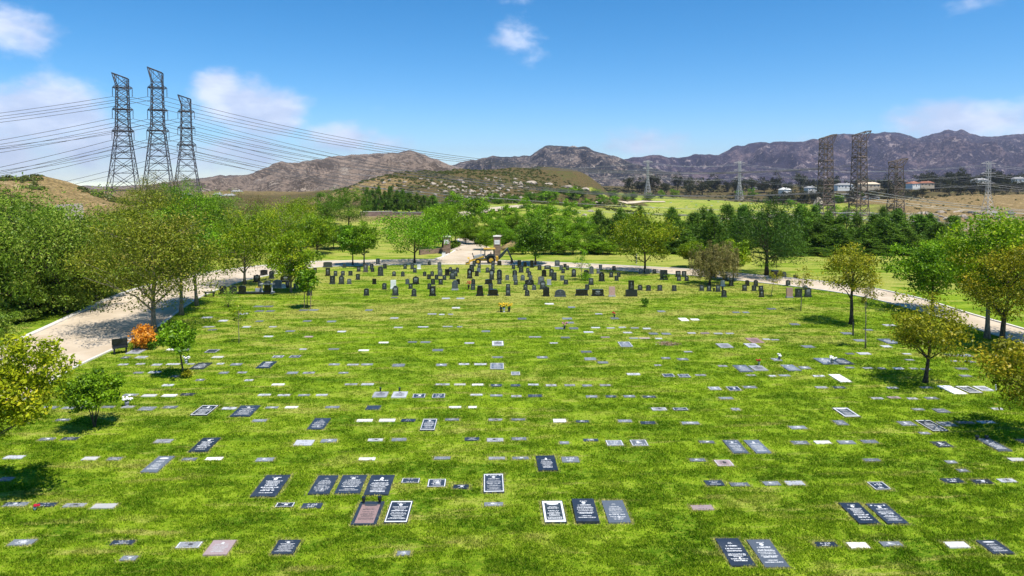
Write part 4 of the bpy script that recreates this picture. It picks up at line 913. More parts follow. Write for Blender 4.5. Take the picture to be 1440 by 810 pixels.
def tablet(style, mat):
    k = (style, mat.name)
    if k not in PLIB:
        bm = bmesh.new(); mb = MB().prism(prof(style), -.5, .5); me = mb.mesh('tablet', mat); bm.from_mesh(me)
        bmesh.ops.recalc_face_normals(bm, faces=bm.faces)
        bmesh.ops.bevel(bm, geom=[e for e in bm.edges if abs(e.verts[0].co.y-e.verts[1].co.y) < 1e-4 and e.verts[0].co.z+e.verts[1].co.z > .01], offset=.02, segments=1, affect='EDGES')
        bm.to_mesh(me); bm.free(); PLIB[k] = me
    return PLIB[k]
def face_inscr(v):
    r = random.Random(300+v); mb = MB(); q = MB()
    if v % 3 == 0: disc(mb, 0, .66, .22, .16, 12)                     # oval portrait
    elif v % 3 == 1:
        mb.add([(-.04, .55, 0), (.04, .55, 0), (.04, .85, 0), (-.04, .85, 0)], [(0, 1, 2, 3)]); mb.add([(-.13, .70, .0004), (.13, .70, .0004), (.13, .76, .0004), (-.13, .76, .0004)], [(0, 1, 2, 3)])
    else: mb.add([(-.3, .5, 0), (.3, .5, 0), (.3, .82, 0), (-.3, .82, 0)], [(0, 1, 2, 3)])
    y = .42
    while y > .1:
        hw = r.uniform(.18, .34); glyph_quads(mb, -hw, hw, y, r.choice((.045, .06, .075)), r, .82); y -= r.uniform(.10, .15)
    mb.v = [(x, -z2, y_) for (x, y_, z2) in mb.v]; return mb.mesh('inscription', M_FACE)
M_FACE = simple('grey_face_etching', (0.20, 0.22, 0.22), .7, .3, var=.3, scale=8)
FACE = [face_inscr(v) for v in range(9)]
BASEM = {}
def hs_base(mat):
    if mat.name not in BASEM: BASEM[mat.name] = MB().box((0, 0, .5), (1, 1, 1), taper=.95).mesh('base', mat)
    return BASEM[mat.name]
# (zoom tile origin x, y, scale) then xc, ybase, w, h, style(+colour)
HS = {
(440,355,9): """188,188,100,60,wide.e 398,192,38,45,round.e 190,297,52,90,flat.b 287,297,42,58,flat.d 380,290,42,52,round.d 476,292,48,52,flat.d 580,243,42,55,flat.d 668,250,50,100,serp.r 745,215,40,65,flat.d 755,245,40,45,round.d
 823,152,44,66,flat.g 912,205,42,55,flat.d 857,295,62,105,round.d 1167,207,38,55,flat.d 1257,210,40,70,gable.d 1343,210,40,50,flat.w 1290,255,40,55,flat.d 1027,300,38,55,round.d 1138,303,42,58,gable.d 1415,300,38,55,gable.d
 248,400,60,92,flat.d 362,400,60,100,shoulder.d 460,400,48,60,round.g 570,345,46,65,flat.d 778,402,46,62,flat.b 1018,462,62,100,flat.w 905,468,50,72,round.d 1045,545,68,110,shoulder.d 678,545,58,80,round.d 1197,400,46,62,serp.g
 1303,400,72,88,gable.b 1237,460,42,58,flat.d 1280,555,56,88,shoulder.d""",
(580,345,9): """213,250,34,42,round.d 342,298,44,75,flat.g 250,390,40,55,flat.d 210,430,40,55,flat.b 305,435,42,58,round.d 350,390,56,85,round.g 440,385,52,75,flat.b 480,338,38,55,round.d 405,437,44,55,round.d 508,430,66,85,shoulder.d
 520,352,40,45,flat.d 548,393,38,70,flat.d 568,345,40,58,round.d 260,495,48,62,flat.d 358,497,48,65,flat.d 215,555,46,65,round.d 255,640,72,110,flat.b 538,565,70,110,shoulder.g 577,493,36,60,round.b 770,500,46,66,round.d 765,562,50,55,flat.d
 855,640,80,115,trap.b 1020,635,118,72,boulder.b 990,560,52,62,flat.d 965,490,86,55,wide.b 1210,556,46,58,flat.d 1210,640,56,78,flat.d 725,420,60,115,round.b 750,340,56,85,round.d 780,265,36,60,flat.d 838,342,44,50,flat.s 845,288,34,50,round.d
 815,390,44,60,flat.b 950,345,44,58,round.d 1003,435,54,120,round.d 1020,348,40,55,flat.d 1018,298,40,50,flat.d 1020,250,40,50,round.d 1100,440,60,120,round.d 1100,255,50,55,round.b 1100,490,50,50,flat.d 1200,440,42,56,flat.g
 1278,300,38,50,round.d 1352,282,42,85,flat.b 1375,345,54,80,round.d 1295,398,54,75,round.d 1300,445,50,60,round.g 1308,500,46,58,flat.d 1395,445,48,65,gable.g""",
(700,355,9): """345,182,36,55,flat.b 432,192,40,82,flat.b 528,222,46,55,flat.d 630,210,76,42,wide.d 380,258,36,55,round.d 400,310,46,65,round.d 415,350,44,55,flat.g 350,475,50,62,round.d 372,550,54,72,gable.d 400,410,104,62,gable.b 460,475,48,60,serp.g
 548,405,70,95,serp.t 570,468,66,95,round.d 612,555,74,115,serp.b 648,410,48,62,flat.l 585,305,54,78,round.b 680,303,54,85,round.d 712,355,60,90,flat.d 815,355,46,58,flat.g 752,178,58,70,flat.g 802,222,40,55,flat.g 850,190,30,35,flat.b 880,222,36,50,flat.d
 826,262,40,50,flat.d 862,405,50,52,flat.d 790,558,124,80,semi.g 962,310,52,90,round.d 1062,545,140,70,flat.b 1265,550,135,75,flat.b 1120,300,60,70,round.b 1185,270,50,85,round.g 1180,410,56,75,flat.d 1130,475,44,62,flat.d 1300,222,38,60,flat.g 1272,268,36,52,flat.g
 1315,365,64,105,shoulder.b""",
(840,355,9): """185,558,72,110,flat.p 175,315,44,60,flat.d 210,228,36,50,flat.b 270,310,40,52,round.d 243,357,46,58,round.d 430,555,66,178,stack.b 540,480,54,62,round.d 647,485,54,65,round.d 790,485,54,65,flat.d 972,488,52,65,flat.d
 550,270,48,54,round.g 630,270,54,54,flat.g 722,268,40,50,flat.d 840,345,82,110,flat.c 1022,310,58,68,flat.d 1097,308,54,65,flat.d 1032,360,44,48,flat.d 1130,362,46,58,round.d 1320,485,50,65,round.d 1412,490,50,70,shoulder.d 1390,315,56,75,flat.g""",
(970,355,8): """278,280,52,70,flat.d 396,320,52,66,round.d 370,378,42,58,flat.w 466,378,44,60,flat.d 318,442,46,70,round.d 384,500,52,70,round.d 646,376,40,58,round.b 742,382,42,64,round.d 615,432,46,62,flat.d 722,432,46,55,flat.d 800,430,46,50,flat.d
 806,502,48,70,flat.b 1105,378,46,60,round.d 1120,510,66,100,flat.p 1222,505,68,88,flat.d 1300,420,40,45,round.g 1328,500,66,95,round.d 1062,282,44,55,trap.g""",
(320,350,8): """410,300,72,58,wide.b 496,335,50,80,round.g 560,440,90,85,gable.l 675,435,40,55,flat.d 655,375,110,70,boulder.b 770,445,50,50,flat.g 925,525,46,75,flat.d 625,440,50,40,semi.w 330,372,64,75,serp.b 365,440,40,62,flat.d 985,270,34,50,flat.b""",
}
HMAT = {'d': G_DARK, 'b': granite('black_granite', (0.013, 0.015, 0.016), .18, .55), 'g': granite('weathered_grey_granite', (0.085, 0.10, 0.105), .4, .45), 'w': G_WHITE, 'p': G_PINK, 's': G_SLATE, 'l': G_LIGHT, 'r': granite('brown_grey_granite', (.12, .10, .09), .4), 't': granite('taupe_stone', (.16, .145, .13), .6), 'c': G_DARK, 'e': granite('green_grey_granite', (.045, .055, .05), .4)}
HWORD = {'d': 'dark grey', 'b': 'black', 'g': 'grey', 'w': 'white', 'p': 'pink', 's': 'bluish grey', 'l': 'pale grey', 'r': 'brownish grey', 't': 'taupe', 'c': 'carved dark', 'e': 'greenish grey'}
SWORD = {'flat': 'square-topped', 'round': 'round-topped', 'gable': 'peaked', 'shoulder': 'shouldered', 'serp': 'curved-top', 'wide': 'wide low', 'trap': 'tapered', 'boulder': 'boulder-shaped', 'semi': 'half-round', 'stack': 'two-tier'}
stones = []
for (ox, oy, sc), txt in HS.items():
    for it in txt.split():
        a = it.split(','); X, Y, W, Hh = map(float, a[:4]); st, c = a[4].split('.')
        px, py = ox+X/sc, oy+Y/sc; p = on_flat(px, py); k = ppm(py)
        stones.append(dict(p=p, px=px, py=py, w=max(.42, W/sc/k*1.08), h=max(.48, Hh/sc/k*1.14), st=st, c=c))
for r_i, row_ in enumerate(row_names(stones, lambda m: m['p'][1], 2.6)):
    row_.sort(key=lambda m: m['px'])
    for c_i, m in enumerate(row_):
        where = f"{ordw(c_i+1)} from left in the {ordw(r_i+1)} headstone row"
        lab = f"{HWORD[m['c']]} {SWORD[m['st']]} headstone, {where}" if r_i else f"{HWORD[m['c']]} {SWORD[m['st']]} headstone, {ordw(c_i+1)} from left in the front headstone row"
        m['lab'] = lab
for i, m in enumerate(stones):
    r = random.Random(i); w, h = m['w'], m['h']; mat = HMAT[m['c']]; dp = min(.22, max(.12, .25*w))
    o = empty('headstone', m['p'], r.uniform(-.05, .05), m['lab'], 'headstone', 'upright headstones at the back of the lawn')
    bmat = HMAT['l'] if (m['c'] == 'p' or (m['st'] == 'shoulder' and m['c'] == 'g')) else mat
    if m['st'] == 'stack':
        hb = h*.42; link('base', hs_base(HMAT['d']), o, scale=(w*2.1, .35, hb)); link('tablet', tablet('flat', mat), o, loc=(-.02, 0, hb), scale=(w, .18, h-hb))
        link('inscription', FACE[4], o, loc=(-.02, -.094, hb), scale=(w, 1, h-hb)); continue
    hb = min(.14, h*.16); link('base', hs_base(bmat), o, loc=(0, 0, -.03), scale=(w*1.16, dp*1.9, hb+.03))
    link('tablet', tablet(m['st'], mat), o, loc=(0, 0, hb-.004), scale=(w, dp, h-hb))
    if m['c'] in 'dgrst' or (m['c'] == 'b' and i % 2): link('inscription', FACE[i % 9], o, loc=(0, -dp/2-.004, hb), scale=(w*.95, 1, (h-hb)*.93))
    elif m['c'] == 'c':
        link('relief', MB().lathe([(.16, 0), (.2, .2), (.12, .5), (.14, .62), (.05, .75)], 8).mesh('relief', HMAT['b']), o, loc=(.05, -.12, hb), scale=(1, .5, 1))
# family memorials under the yellow-green tree
def memorial():
    p = on_flat(376, 413); k = 1/ppm(413)
    o = empty('family_memorial', p, 0, 'ornate grey family memorial with columns and arched cap', 'memorial', 'family memorials')
    MB().box((0, 0, .1), (1.35, .7, .2)).build('base', G_MID, o)
    for s in (-.5, .5):
        MB().lathe([(.10, .2), (.10, .26), (.075, .3), (.07, .85), (.10, .9), (.10, .95)], 10, (s, -.1, 0)).build('column', G_LIGHT, o)
    MB().box((0, .05, .55), (.62, .18, .7)).build('tablet', HMAT['b'], o); MB().box((0, 0, 1.0), (1.3, .5, .10)).build('lintel', G_LIGHT, o)
    MB().prism([(.34*math.cos(math.radians(a)), 1.05+.26*math.sin(math.radians(a))) for a in range(0, 181, 15)], -.15, .15).build('cap', G_MID, o)
    p = on_flat(345, 413.5); o = empty('memorial_plinth', p, 0, 'long low black granite plinth along the edge of the family plot', 'plinth', 'family memorials')
    MB().box((0, 0, .11), (5.2, .45, .22)).build('base', HMAT['b'], o)
    for k_, x in enumerate((-2.2, -1.2, -.3)):
        MB().prism([(x-.35, .22), (x+.35, .22), (x+.35, .7), (x+.2, .85), (x-.2, .85), (x-.35, .7)], -.1, .1).build('tablet', HMAT['b'] if k_ != 1 else G_DARK, o)
    p = on_flat(364, 412); o = empty('planter_box', p, 0, 'small pale stone planter with yellow flowers beside the ornate memorial', 'planter')
    MB().box((0, 0, .25), (.55, .4, .5), taper=1.08).build('box', G_LIGHT, o)
    fm = MB(); r = random.Random(5)
    for _ in range(40): disc(fm, r.uniform(-.22, .22), r.uniform(-.15, .15), .05, .05, 6, .5+r.random()*.14)
    fm.build('flowers', simple('yellow_petals', (.6, .42, .03), .8), o)
memorial()
# ------------------------------------------------------------------ pylons and wires
M_STEEL_D = simple('weathered_dark_steel', (0.075, 0.072, 0.075), .6, .4, .3, var=.3, scale=.4)
M_STEEL_R = simple('rusty_galvanised_steel', (0.14, 0.10, 0.078), .65, .4, .15, var=.45, scale=.25)
M_STEEL_P = simple('pale_galvanised_steel', (0.46, 0.45, 0.43), .55, .4, .3, var=.2, scale=.5)
M_INSUL = simple('brown_glass_insulator', (0.07, 0.055, 0.05), .25, .6)
M_WIRE = simple('aluminium_conductor', (0.10, 0.10, 0.105), .6, .4, .2)
M_WIREP = simple('bright_conductor', (0.50, 0.50, 0.49), .5, .5, .3)
def pylon(base, top_z, bw, ww, waist, levels, headw, mat, label, group, rz, r, foot=1.0, hang=True, head_up=1.3, flip=False):
    """square lattice tower: bw base width, ww body width, waist = share of the height where the legs straighten"""
    Hh = top_z-base[2]; o = empty('pylon', base, rz, label, 'pylon', group)
    def wid(z):
        k = z/Hh
        return bw+(ww*1.25-bw)*min(1, k/waist)**.85 if k < waist else ww*1.25+(ww-ww*1.25)*(k-waist)/(1-waist)
    zs = [0]; 
    while zs[-1] < Hh*.90: zs.append(min(Hh*.91, zs[-1]+max(wid(zs[-1])*.68, ww*.74)))
    mb = MB(); C = lambda z, k: Vector(((-1, 1, 1, -1)[k]*wid(z)/2, (-1, -1, 1, 1)[k]*wid(z)/2, z))
    for a, b in zip(zs[:-1], zs[1:]):
        for k in range(4):
            k2 = (k+1) % 4
            mb.bar(C(a, k), C(b, k), r*1.5); mb.bar(C(a, k), C(b, k2), r*.85); mb.bar(C(a, k2), C(b, k), r*.85); mb.bar(C(b, k), C(b, k2), r*.9)
            if wid(a) > ww*1.5:
                m1 = (C(a, k)+C(b, k2))/2; m2 = (C(a, k)+C(b, k))/2; m3 = (C(a, k2)+C(b, k2))/2; mb.bar(m1, m2, r*.6); mb.bar(m1, m3, r*.6)
    for k in range(4): mb.bar(C(0, k)-Vector((0, 0, 2)), C(0, k), r*1.8)
    mb.build('tower', mat, o)
    hb = MB(); zt = zs[-1]; hw = headw/2
    tops = [Vector((-hw*head_up, -ww/2, Hh*1.0+.0)), Vector((hw, -ww/2, Hh*.965)), Vector((hw, ww/2, Hh*.965)), Vector((-hw*head_up, ww/2, Hh*1.0))]
    if flip: tops = [Vector((-hw*.62, -ww/2, Hh*.962)), Vector((hw*1.12, -ww/2, Hh)), Vector((hw*1.12, ww/2, Hh)), Vector((-hw*.62, ww/2, Hh*.962))]
    for k in range(4):
        k2 = (k+1) % 4; hb.bar(C(zt, k), tops[k], r*1.3); hb.bar(tops[k], tops[k2], r*1.3); hb.bar(C(zt, k), tops[k2], r*.8); hb.bar(C(zt, k2), tops[k], r*.8)
    for q in (.33, .66):
        a = tops[0].lerp(tops[1], q); b = tops[3].lerp(tops[2], q); hb.bar(a, b, r*.8); hb.bar(a, C(zt, 0 if q < .5 else 1), r*.7); hb.bar(b, C(zt, 3 if q < .5 else 2), r*.7)
    hb.build('peak', mat, o)
    tips = []
    for lv in levels:
        z = lv*Hh; w = wid(z); am = MB(); reach = w*.5+ww*.42
        for s in (-1, 1):
            tip = Vector((s*reach, 0, z))
            for y in (-w/2, w/2):
                am.bar((s*w/2, y, z), tip, r*1.1); am.bar((s*w/2, y, z+w*.28), tip, r*.9); am.bar((s*w/2, y, z-w*.2), tip, r*.8)
        for y in (-w/2, w/2): am.bar((-w/2, y, z), (w/2, y, z), r*1.7)
        for x in (-w/2, w/2): am.bar((x, -w/2, z), (x, w/2, z), r*1.7)
        arm = am.build('crossarm', mat, o)
        for s in (-1, 1):
            L = Hh*.066 if hang else .5
            if hang:
                n = 9; pr = []
                for q in range(n): zz = -L*q/n; pr += [(r*.8, zz), (r*1.7, zz-L/n*.3), (r*.5, zz-L/n*.6)]
                MB().lathe([(a, b) for a, b in pr][::-1], 6, (s*reach, 0, z)).build('insulator', M_INSUL, arm)
            c, sn = math.cos(rz), math.sin(rz); tips.append(np.array([base[0]+c*s*reach, base[1]+sn*s*reach, base[2]+z-L]))
    return tips
GP = 'lattice pylons of the three power lines'
LP = [((174,320), 103.5, 15.5, 4.3, .60, (.90,.745,.59), 4.7, 'dark lattice pylon, leftmost of the tall trio above the left trees', .30),
      ((223,330), 95.5, 15.0, 4.3, .60, (.86,.70,.555), 4.7, 'tallest dark lattice pylon, middle one of the trio above the left trees', .30),
      ((263,378), 134, 15.0, 4.3, .58, (.85,.70,.545), 4.7, 'shortest dark lattice pylon, rightmost of the trio above the left trees', .30)]
ltips = []
for (px, D), ty, bw, ww, wst, lv, hw, lab, rz in LP:
    b = at_px_depth(px, D); ltips.append(pylon(b, z_at(px, ty, D), bw, ww, wst, lv, hw, M_STEEL_D, lab, GP, rz, .145, head_up=1.65))
RP = [((1161,365), 189, 9.5, 4.4, .55, (.765,.55,.37), 8.6, 'rusty lattice pylon, left one of the three in front of the pale houses', .12),
      ((1208,365), 184, 10, 4.6, .55, (.78,.565,.385), 9.2, 'tallest rusty lattice pylon, in front of the hazy purple mountain', .12),
      ((1260,372), 223, 9.5, 4.6, .5, (.66,.46,.30), 9.6, 'rusty lattice pylon with wide flat head before the tan slope', .12)]
rtips = []
for (px, D), ty, bw, ww, wst, lv, hw, lab, rz in RP:
    b = at_px_depth(px, D); b[2] = min(b[2], -24)
    rtips.append(pylon(b, z_at(px, ty, D), bw, ww, wst, lv, hw, M_STEEL_R, lab, GP, rz, .16, flip=True, hang=True, head_up=.75))
def wire(a, b, sag, mat, r, label, group, n=28):
    a = Vector(a); b = Vector(b); mid = (a+b)/2; pts = []
    for k in range(n+1):
        q = k/n; p = a.lerp(b, q); p.z -= sag*4*q*(1-q); pts.append(p-mid)
    o = MB().tube(pts, r, 4, False).build('power_line', mat, loc=mid); return tag(o, label, 'power line', group)
SIDE = ('outer', 'inner'); LV = ('topmost', 'middle', 'lowest'); NM = ('leftmost', 'tallest', 'shortest'); NR = ('left', 'tallest', 'wide-headed')
for i in range(3):
    for k in range(6):
        lv, sd_ = divmod(k, 2)
        wire(ltips[i][k], rtips[i][k], (15, 14, 13)[lv]+i*1.2, M_WIRE, .10, f'{LV[lv]} {SIDE[sd_]} wire from the {NM[i]} dark pylon to the rusty pylons', 'wires between the dark and the rusty pylons')
        e = ltips[i][k]+np.array([-270, -40, -26-6*lv])
        wire(ltips[i][k], e, 7+lv*2+i, M_WIRE, .10, f'{LV[lv]} {SIDE[sd_]} wire leaving the {NM[i]} dark pylon toward the left edge', 'wires leaving the dark pylons', 18)
        e = rtips[i][k]+np.array([300, 30, -6+lv*4])
        wire(rtips[i][k], e, 11+lv, M_WIREP if lv else M_WIRE, .085, f'{LV[lv]} {SIDE[sd_]} wire leaving the {NR[i]} rusty pylon toward the right edge', 'wires leaving the rusty pylons', 18)
# far pale pylons with three crossarms
def far_pylon(px, D, ty, label, by=None):
    b = at_px_depth(px, D) if by is None else at_depth(px, by, D)
    Hh = z_at(px, ty, D)-b[2]; o = empty('pylon', b, .1, label, 'pylon', 'pale far pylons'); mb = MB(); r = .00022*D
    w = lambda z: Hh*(.17 if z < .01 else .17-.12*min(1, z/Hh/.45))
    zs = np.linspace(0, Hh, 13)
    for a, c in zip(zs[:-1], zs[1:]):
        for k in range(4):
            s = [(-1, -1), (1, -1), (1, 1), (-1, 1)]; p = lambda z, q: (s[q % 4][0]*w(z)/2, s[q % 4][1]*w(z)/2, z)
            mb.bar(p(a, k), p(c, k), r*1.4); mb.bar(p(a, k), p(c, k+1), r*.8); mb.bar(p(a, k+1), p(c, k), r*.8)
    mb.build('tower', M_STEEL_P, o); tips = []
    for lv in (.96, .78, .60):
        am = MB(); z = lv*Hh; R = Hh*.15
        for s in (-1, 1): am.bar((0, 0, z), (s*R, 0, z), r*1.5); am.bar((0, 0, z+Hh*.05), (s*R, 0, z), r); tips.append(b+np.array([s*R, 0, z-Hh*.03]))
        am.build('crossarm', M_STEEL_P, o)
    return tips
f1 = far_pylon(911, 700, 226, 'pale slim pylon above the middle of the ridge trees'); f2 = far_pylon(1040, 690, 227, 'pale slim pylon among the ridge trees left of the houses'); f3 = far_pylon(1390, 470, 227, 'pale pylon standing on the tan cut slope')
for k in range(6):
    t_ = f'{LV[k//2]} {SIDE[k%2]}'
    wire(f1[k], f2[k], 3, M_WIREP, .07, f'{t_} pale wire between the two slim ridge pylons', 'pale far wires', 14)
    wire(f2[k], f3[k], 6, M_WIREP, .07, f'{t_} pale wire from the ridge pylon to the pylon on the tan slope', 'pale far wires', 18)
    wire(f3[k], f3[k]+np.array([230, -20, -6]), 6, M_WIREP, .06, f'{t_} pale wire leaving the tan slope pylon', 'pale far wires', 12)
    wire(f1[k], f1[k]+np.array([-330, 60, -4]), 6, M_WIREP, .07, f'{t_} pale wire crossing the brown hill to the ridge pylon', 'pale far wires', 14)
for k, (y0, ym, y1) in enumerate(((262, 291, 300), (277, 299, 309))):
    a = at_depth(505, y0, 300); b = at_depth(1290, y1, 250); m_ = (a[2]+b[2])/2; c = at_depth(880, ym, 262)
    wire(a, b, max(2, m_-c[2]), M_WIREP, .07, f"{('upper','lower')[k]} pale wire sagging low across the trees behind the gate", 'low pale wires')

# ------------------------------------------------------------------ houses
M_WALLW = simple('white_stucco', (.72, .70, .65), .9, .1, var=.08); M_WALLC = simple('cream_stucco', (.55, .44, .31), .9, .1, var=.1)
M_ROOFG = simple('grey_roof', (.27, .26, .25), .9, .1); M_ROOFR = simple('terracotta_roof', (.33, .14, .085), .9, .1); M_PANE = simple('dark_window_glass', (.02, .025, .03), .15, .6); M_DOORB = simple('brown_door', (.13, .08, .05), .7)
def house(px, py, D, w, d, h, rz, wall, roof, label, hip=.35, group='houses on the ridge'):
    w *= .8; d *= .8; h *= .72; p = at_px_depth(px, D); zt = z_at(px, py+3, D)
    if py: p[2] = max(p[2], zt-.2)
    o = empty('house', p, rz, label, 'house', group)
    MB().box((0, 0, h/2-1.5), (w, d, h+3)).build('wall', wall, o)
    rb = MB(); e = .5
    rb.add([(-w/2-e, -d/2-e, h), (w/2+e, -d/2-e, h), (w/2+e, d/2+e, h), (-w/2-e, d/2+e, h), (-w/2*(1-hip), 0, h+d*.26), (w/2*(1-hip), 0, h+d*.26)], [(0, 1, 5, 4), (2, 3, 4, 5), (1, 2, 5), (3, 0, 4), (3, 2, 1, 0)])
    rf = rb.build('roof', roof, o); MB().box((w*.2, d*.12, h+d*.22), (.9, .9, 1.8)).build('chimney', wall, rf)
    n = max(2, int(w/3.4))
    for k in range(n):
        x = -w/2+w*(k+.5)/n
        if k == n//2: MB().box((x, -d/2-.03, 1.05), (1.0, .1, 2.1)).build('door', M_DOORB, o)
        else:
            f_ = MB().box((x, -d/2-.03, 1.6), (1.5, .1, 1.3)).build('window', wall, o); MB().box((x, -d/2-.09, 1.6), (1.25, .06, 1.05)).build('pane', M_PANE, f_)
HL = [(1104,270,690,12,10,6.5,.3,M_WALLW,M_WALLW,'bright white house, leftmost below the ridge trees'),(1093,262,860,13,9,4,-.2,M_WALLC,M_ROOFG,'cream house with grey roof just behind the bright white house'),
 (1076,260,900,10,8,4,.2,M_WALLC,M_ROOFR,'small house with red roof at the left end of the ridge'),(1187,261,700,22,9,4.2,.05,M_WALLW,M_ROOFG,'long white house between the left and the tallest rusty pylon'),
 (1222,260,700,24,10,4.4,0,M_WALLC,M_WALLC,'long cream house right of the tallest rusty pylon'),(1196,275,640,20,9,3.6,.1,M_WALLC,M_ROOFG,'low grey-roofed house in front of the long white house'),
 (1225,278,630,16,8,3.4,-.2,M_WALLW,M_ROOFG,'low white house at the foot of the ridge'),(1284,259,720,14,10,4.4,.35,M_WALLW,M_ROOFR,'white house with red roof right of the wide-headed pylon'),
 (1302,258,760,18,10,4.2,-.1,M_WALLC,M_ROOFR,'cream house with red roof near the ridge top'),(1378,254,760,20,10,4.4,.1,M_WALLW,M_ROOFG,'white house behind the pale pylon'),(1432,252,760,14,9,4.4,-.2,M_WALLW,M_ROOFG,'white house near the right end of the ridge'),
 (1140,265,720,14,9,4.2,.2,M_WALLW,M_ROOFG,'white house left of the leftmost rusty pylon'),(1060,264,860,9,8,3.8,.0,M_WALLW,M_ROOFG,'tiny white house among dark ridge trees')]
for a in HL: house(*a)
for px, py, D, w, lab in ((306,291,560,8,'white building in the valley left of the tan mountain'),(322,293,540,11,'long white building in the valley below the tan mountain'),(262,294,560,9,'pale building seen through the shortest dark pylon'),(333,287,680,13,'grey building deepest in the valley')):
    house(px, py+3, D, w, 6, 2.8, .2, M_WALLW, M_ROOFG, lab, group='buildings in the valley')
# pinkish block walls by the dry lawn
M_BLOCK = simple('pinkish_block', (.30, .21, .17), .9, .1, var=.35, scale=1.2)
def wall_thing(name, a, b, h, th, mat, label, cat='wall', cap=None):
    pa, pb = on_ground(*a), on_ground(*b); c = (pa+pb)/2; L = np.hypot(*(pb-pa)[:2]); rz = math.atan2(pb[1]-pa[1], pb[0]-pa[0])
    o = empty(name, c, rz, label, cat); MB().box((0, 0, h/2-.3), (L, th, h+.6)).build('masonry', mat, o)
    if cap: MB().box((0, 0, h+.05), (L+.1, th+.12, .1)).build('coping', cap, o)
wall_thing('block_wall', (507,303), (552,303), 1.25, .4, M_BLOCK, 'pinkish block wall at the back of the dry lawn, left piece', cap=m_kerb)
wall_thing('block_wall', (553,302.5), (596,302.5), .9, .4, M_BLOCK, 'lower pinkish block wall at the back of the dry lawn, right piece', cap=m_kerb)
# striped retaining slope below the dry hill
m_crib, t = new_mat('crib_wall'); pos = t.node('ShaderNodeTexCoord').outputs['Object']
wv = t.node('ShaderNodeTexWave', wave_type='BANDS', bands_direction='X', inp={'Scale': .42, 'Distortion': .6, 'Detail': 3.0, 'Vector': pos}).outputs[1]
surf(t, t.mix(t.mapr(wv, .3, .7), (.17, .135, .115), (.30, .25, .22)), .9, .1)
def slope_panel(pts, D0, D1, label):
    q = [at_depth(x, y, d) for (x, y), d in zip(pts, (D0, D0, D1, D1))]; c = sum(q)/4; b = [v-c for v in q]
    n = np.cross(b[1]-b[0], b[3]-b[0]); n /= np.linalg.norm(n); n *= -np.sign(np.dot(n, c))
    mb = MB().add(b+[v-n*.8 for v in b], [(0, 1, 2, 3), (7, 6, 5, 4), (0, 4, 5, 1), (1, 5, 6, 2), (2, 6, 7, 3), (3, 7, 4, 0)])
    bm = bmesh.new(); me = mb.mesh('retaining_slope', m_crib); bm.from_mesh(me); bmesh.ops.recalc_face_normals(bm, faces=bm.faces); bm.to_mesh(me); bm.free()
    o = link('retaining_slope', me, loc=c); tag(o, label, 'retaining wall')
slope_panel([(72,316),(122,318),(116,286),(78,288)], 168, 182, 'striped grey retaining slope below the dry hill')
slope_panel([(112,336),(156,326),(148,312),(126,320)], 150, 162, 'small striped retaining slope right of the larger one')

# pale boulders on the brown hill
M_ROCK = simple('pale_boulder', (.36, .30, .235), .95, .1, var=.3, scale=.8)
def rock_mesh(v):
    r = random.Random(v); bm = bmesh.new(); bmesh.ops.create_icosphere(bm, subdivisions=2, radius=1.0)
    for q in bm.verts:
        n = q.co.normalized(); k = 1+.28*math.sin(3.1*n.x+v)+.22*math.sin(4.3*n.y+2*v)+.12*r.uniform(-1, 1); q.co = Vector((n.x*k*1.25, n.y*k, max(n.z*k*.75, -.35)))
    me = bpy.data.meshes.new('boulder'); bm.to_mesh(me); bm.free(); me.materials.append(M_ROCK); return me
ROCKS = [rock_mesh(v) for v in range(5)]
rr = random.Random(11); cnt = 0
while cnt < 130:
    px = rr.gauss(675, 38) if rr.random() < .72 else rr.uniform(540, 760); py = rr.uniform(252, 281)
    if not (535 < px < 770): continue
    p = on_ground(px, py, 250)
    if not 300 < depth_of(p) < 560: continue
    w = zones(np.array([p[0]]), np.array([p[1]])); p[2] += float(scrub_rough(np.array([p[0]]), np.array([p[1]]), w)[0])
    s = rr.uniform(.5, 1.4)*(1.15 if rr.random() < .25 else .85); o = link('boulder', ROCKS[cnt % 5], loc=p, rz=rr.random()*6, scale=(s, s, s)); cnt += 1
    tag(o, 'pale boulder lying on the scrubby brown hill', 'boulder', 'pale boulders on the brown hill')
for k, (px, py, s) in enumerate(((742,257,3.2),(748,258,2.4),(770,259,2.6),(795,263,3.0),(806,264,2.4),(820,266,3.2))):
    p = on_ground(px, py+1, 300); o = link('outcrop', ROCKS[k % 5], loc=p, rz=k, scale=(s*1.5, s, s*.7)); tag(o, f'pale rock outcrop, {ordw(k+1)} from left along the crest of the brown hill', 'outcrop')
for k, (px, py) in enumerate(((812,300),(822,304),(830,298),(838,306),(818,310),(826,314),(845,301),(833,311))):
    p = on_ground(px, py); s = .9+.25*(k % 3); o = link('boulder', ROCKS[k % 5], loc=p, rz=k*1.3, scale=(s, s, s*.8)); tag(o, f'tan garden boulder, {ordw(k+1)} of the heap by the far lawn', 'boulder', 'garden boulders by the far lawn')
# slabs of pale outcrop on the cut slope
for k in range(22):
    px = 1282+7.2*k; py = 305+5*math.sin(k*1.9); p = on_ground(px, py, 300); s = 1.6+.9*abs(math.sin(k*2.7))
    o = link('outcrop', ROCKS[k % 5], loc=p, rz=k*.4, scale=(s*1.7, s, s*1.1)); tag(o, f'pale eroded outcrop, {ordw(k+1)} from left along the tan cut slope', 'outcrop', 'outcrops of the tan cut slope')
for k, (px, D) in enumerate(((1150,560),(1172,600),(1192,480))):
    p = at_px_depth(px, D); o = link('outcrop', ROCKS[k+1], loc=p, rz=k, scale=(4.0, 3, 9 if k == 0 else 4)); tag(o, ('tall pale bluff beside the left rusty pylon', 'small pale bluff behind the left rusty pylon', 'pale bluff left of the tallest rusty pylon')[k], 'outcrop')

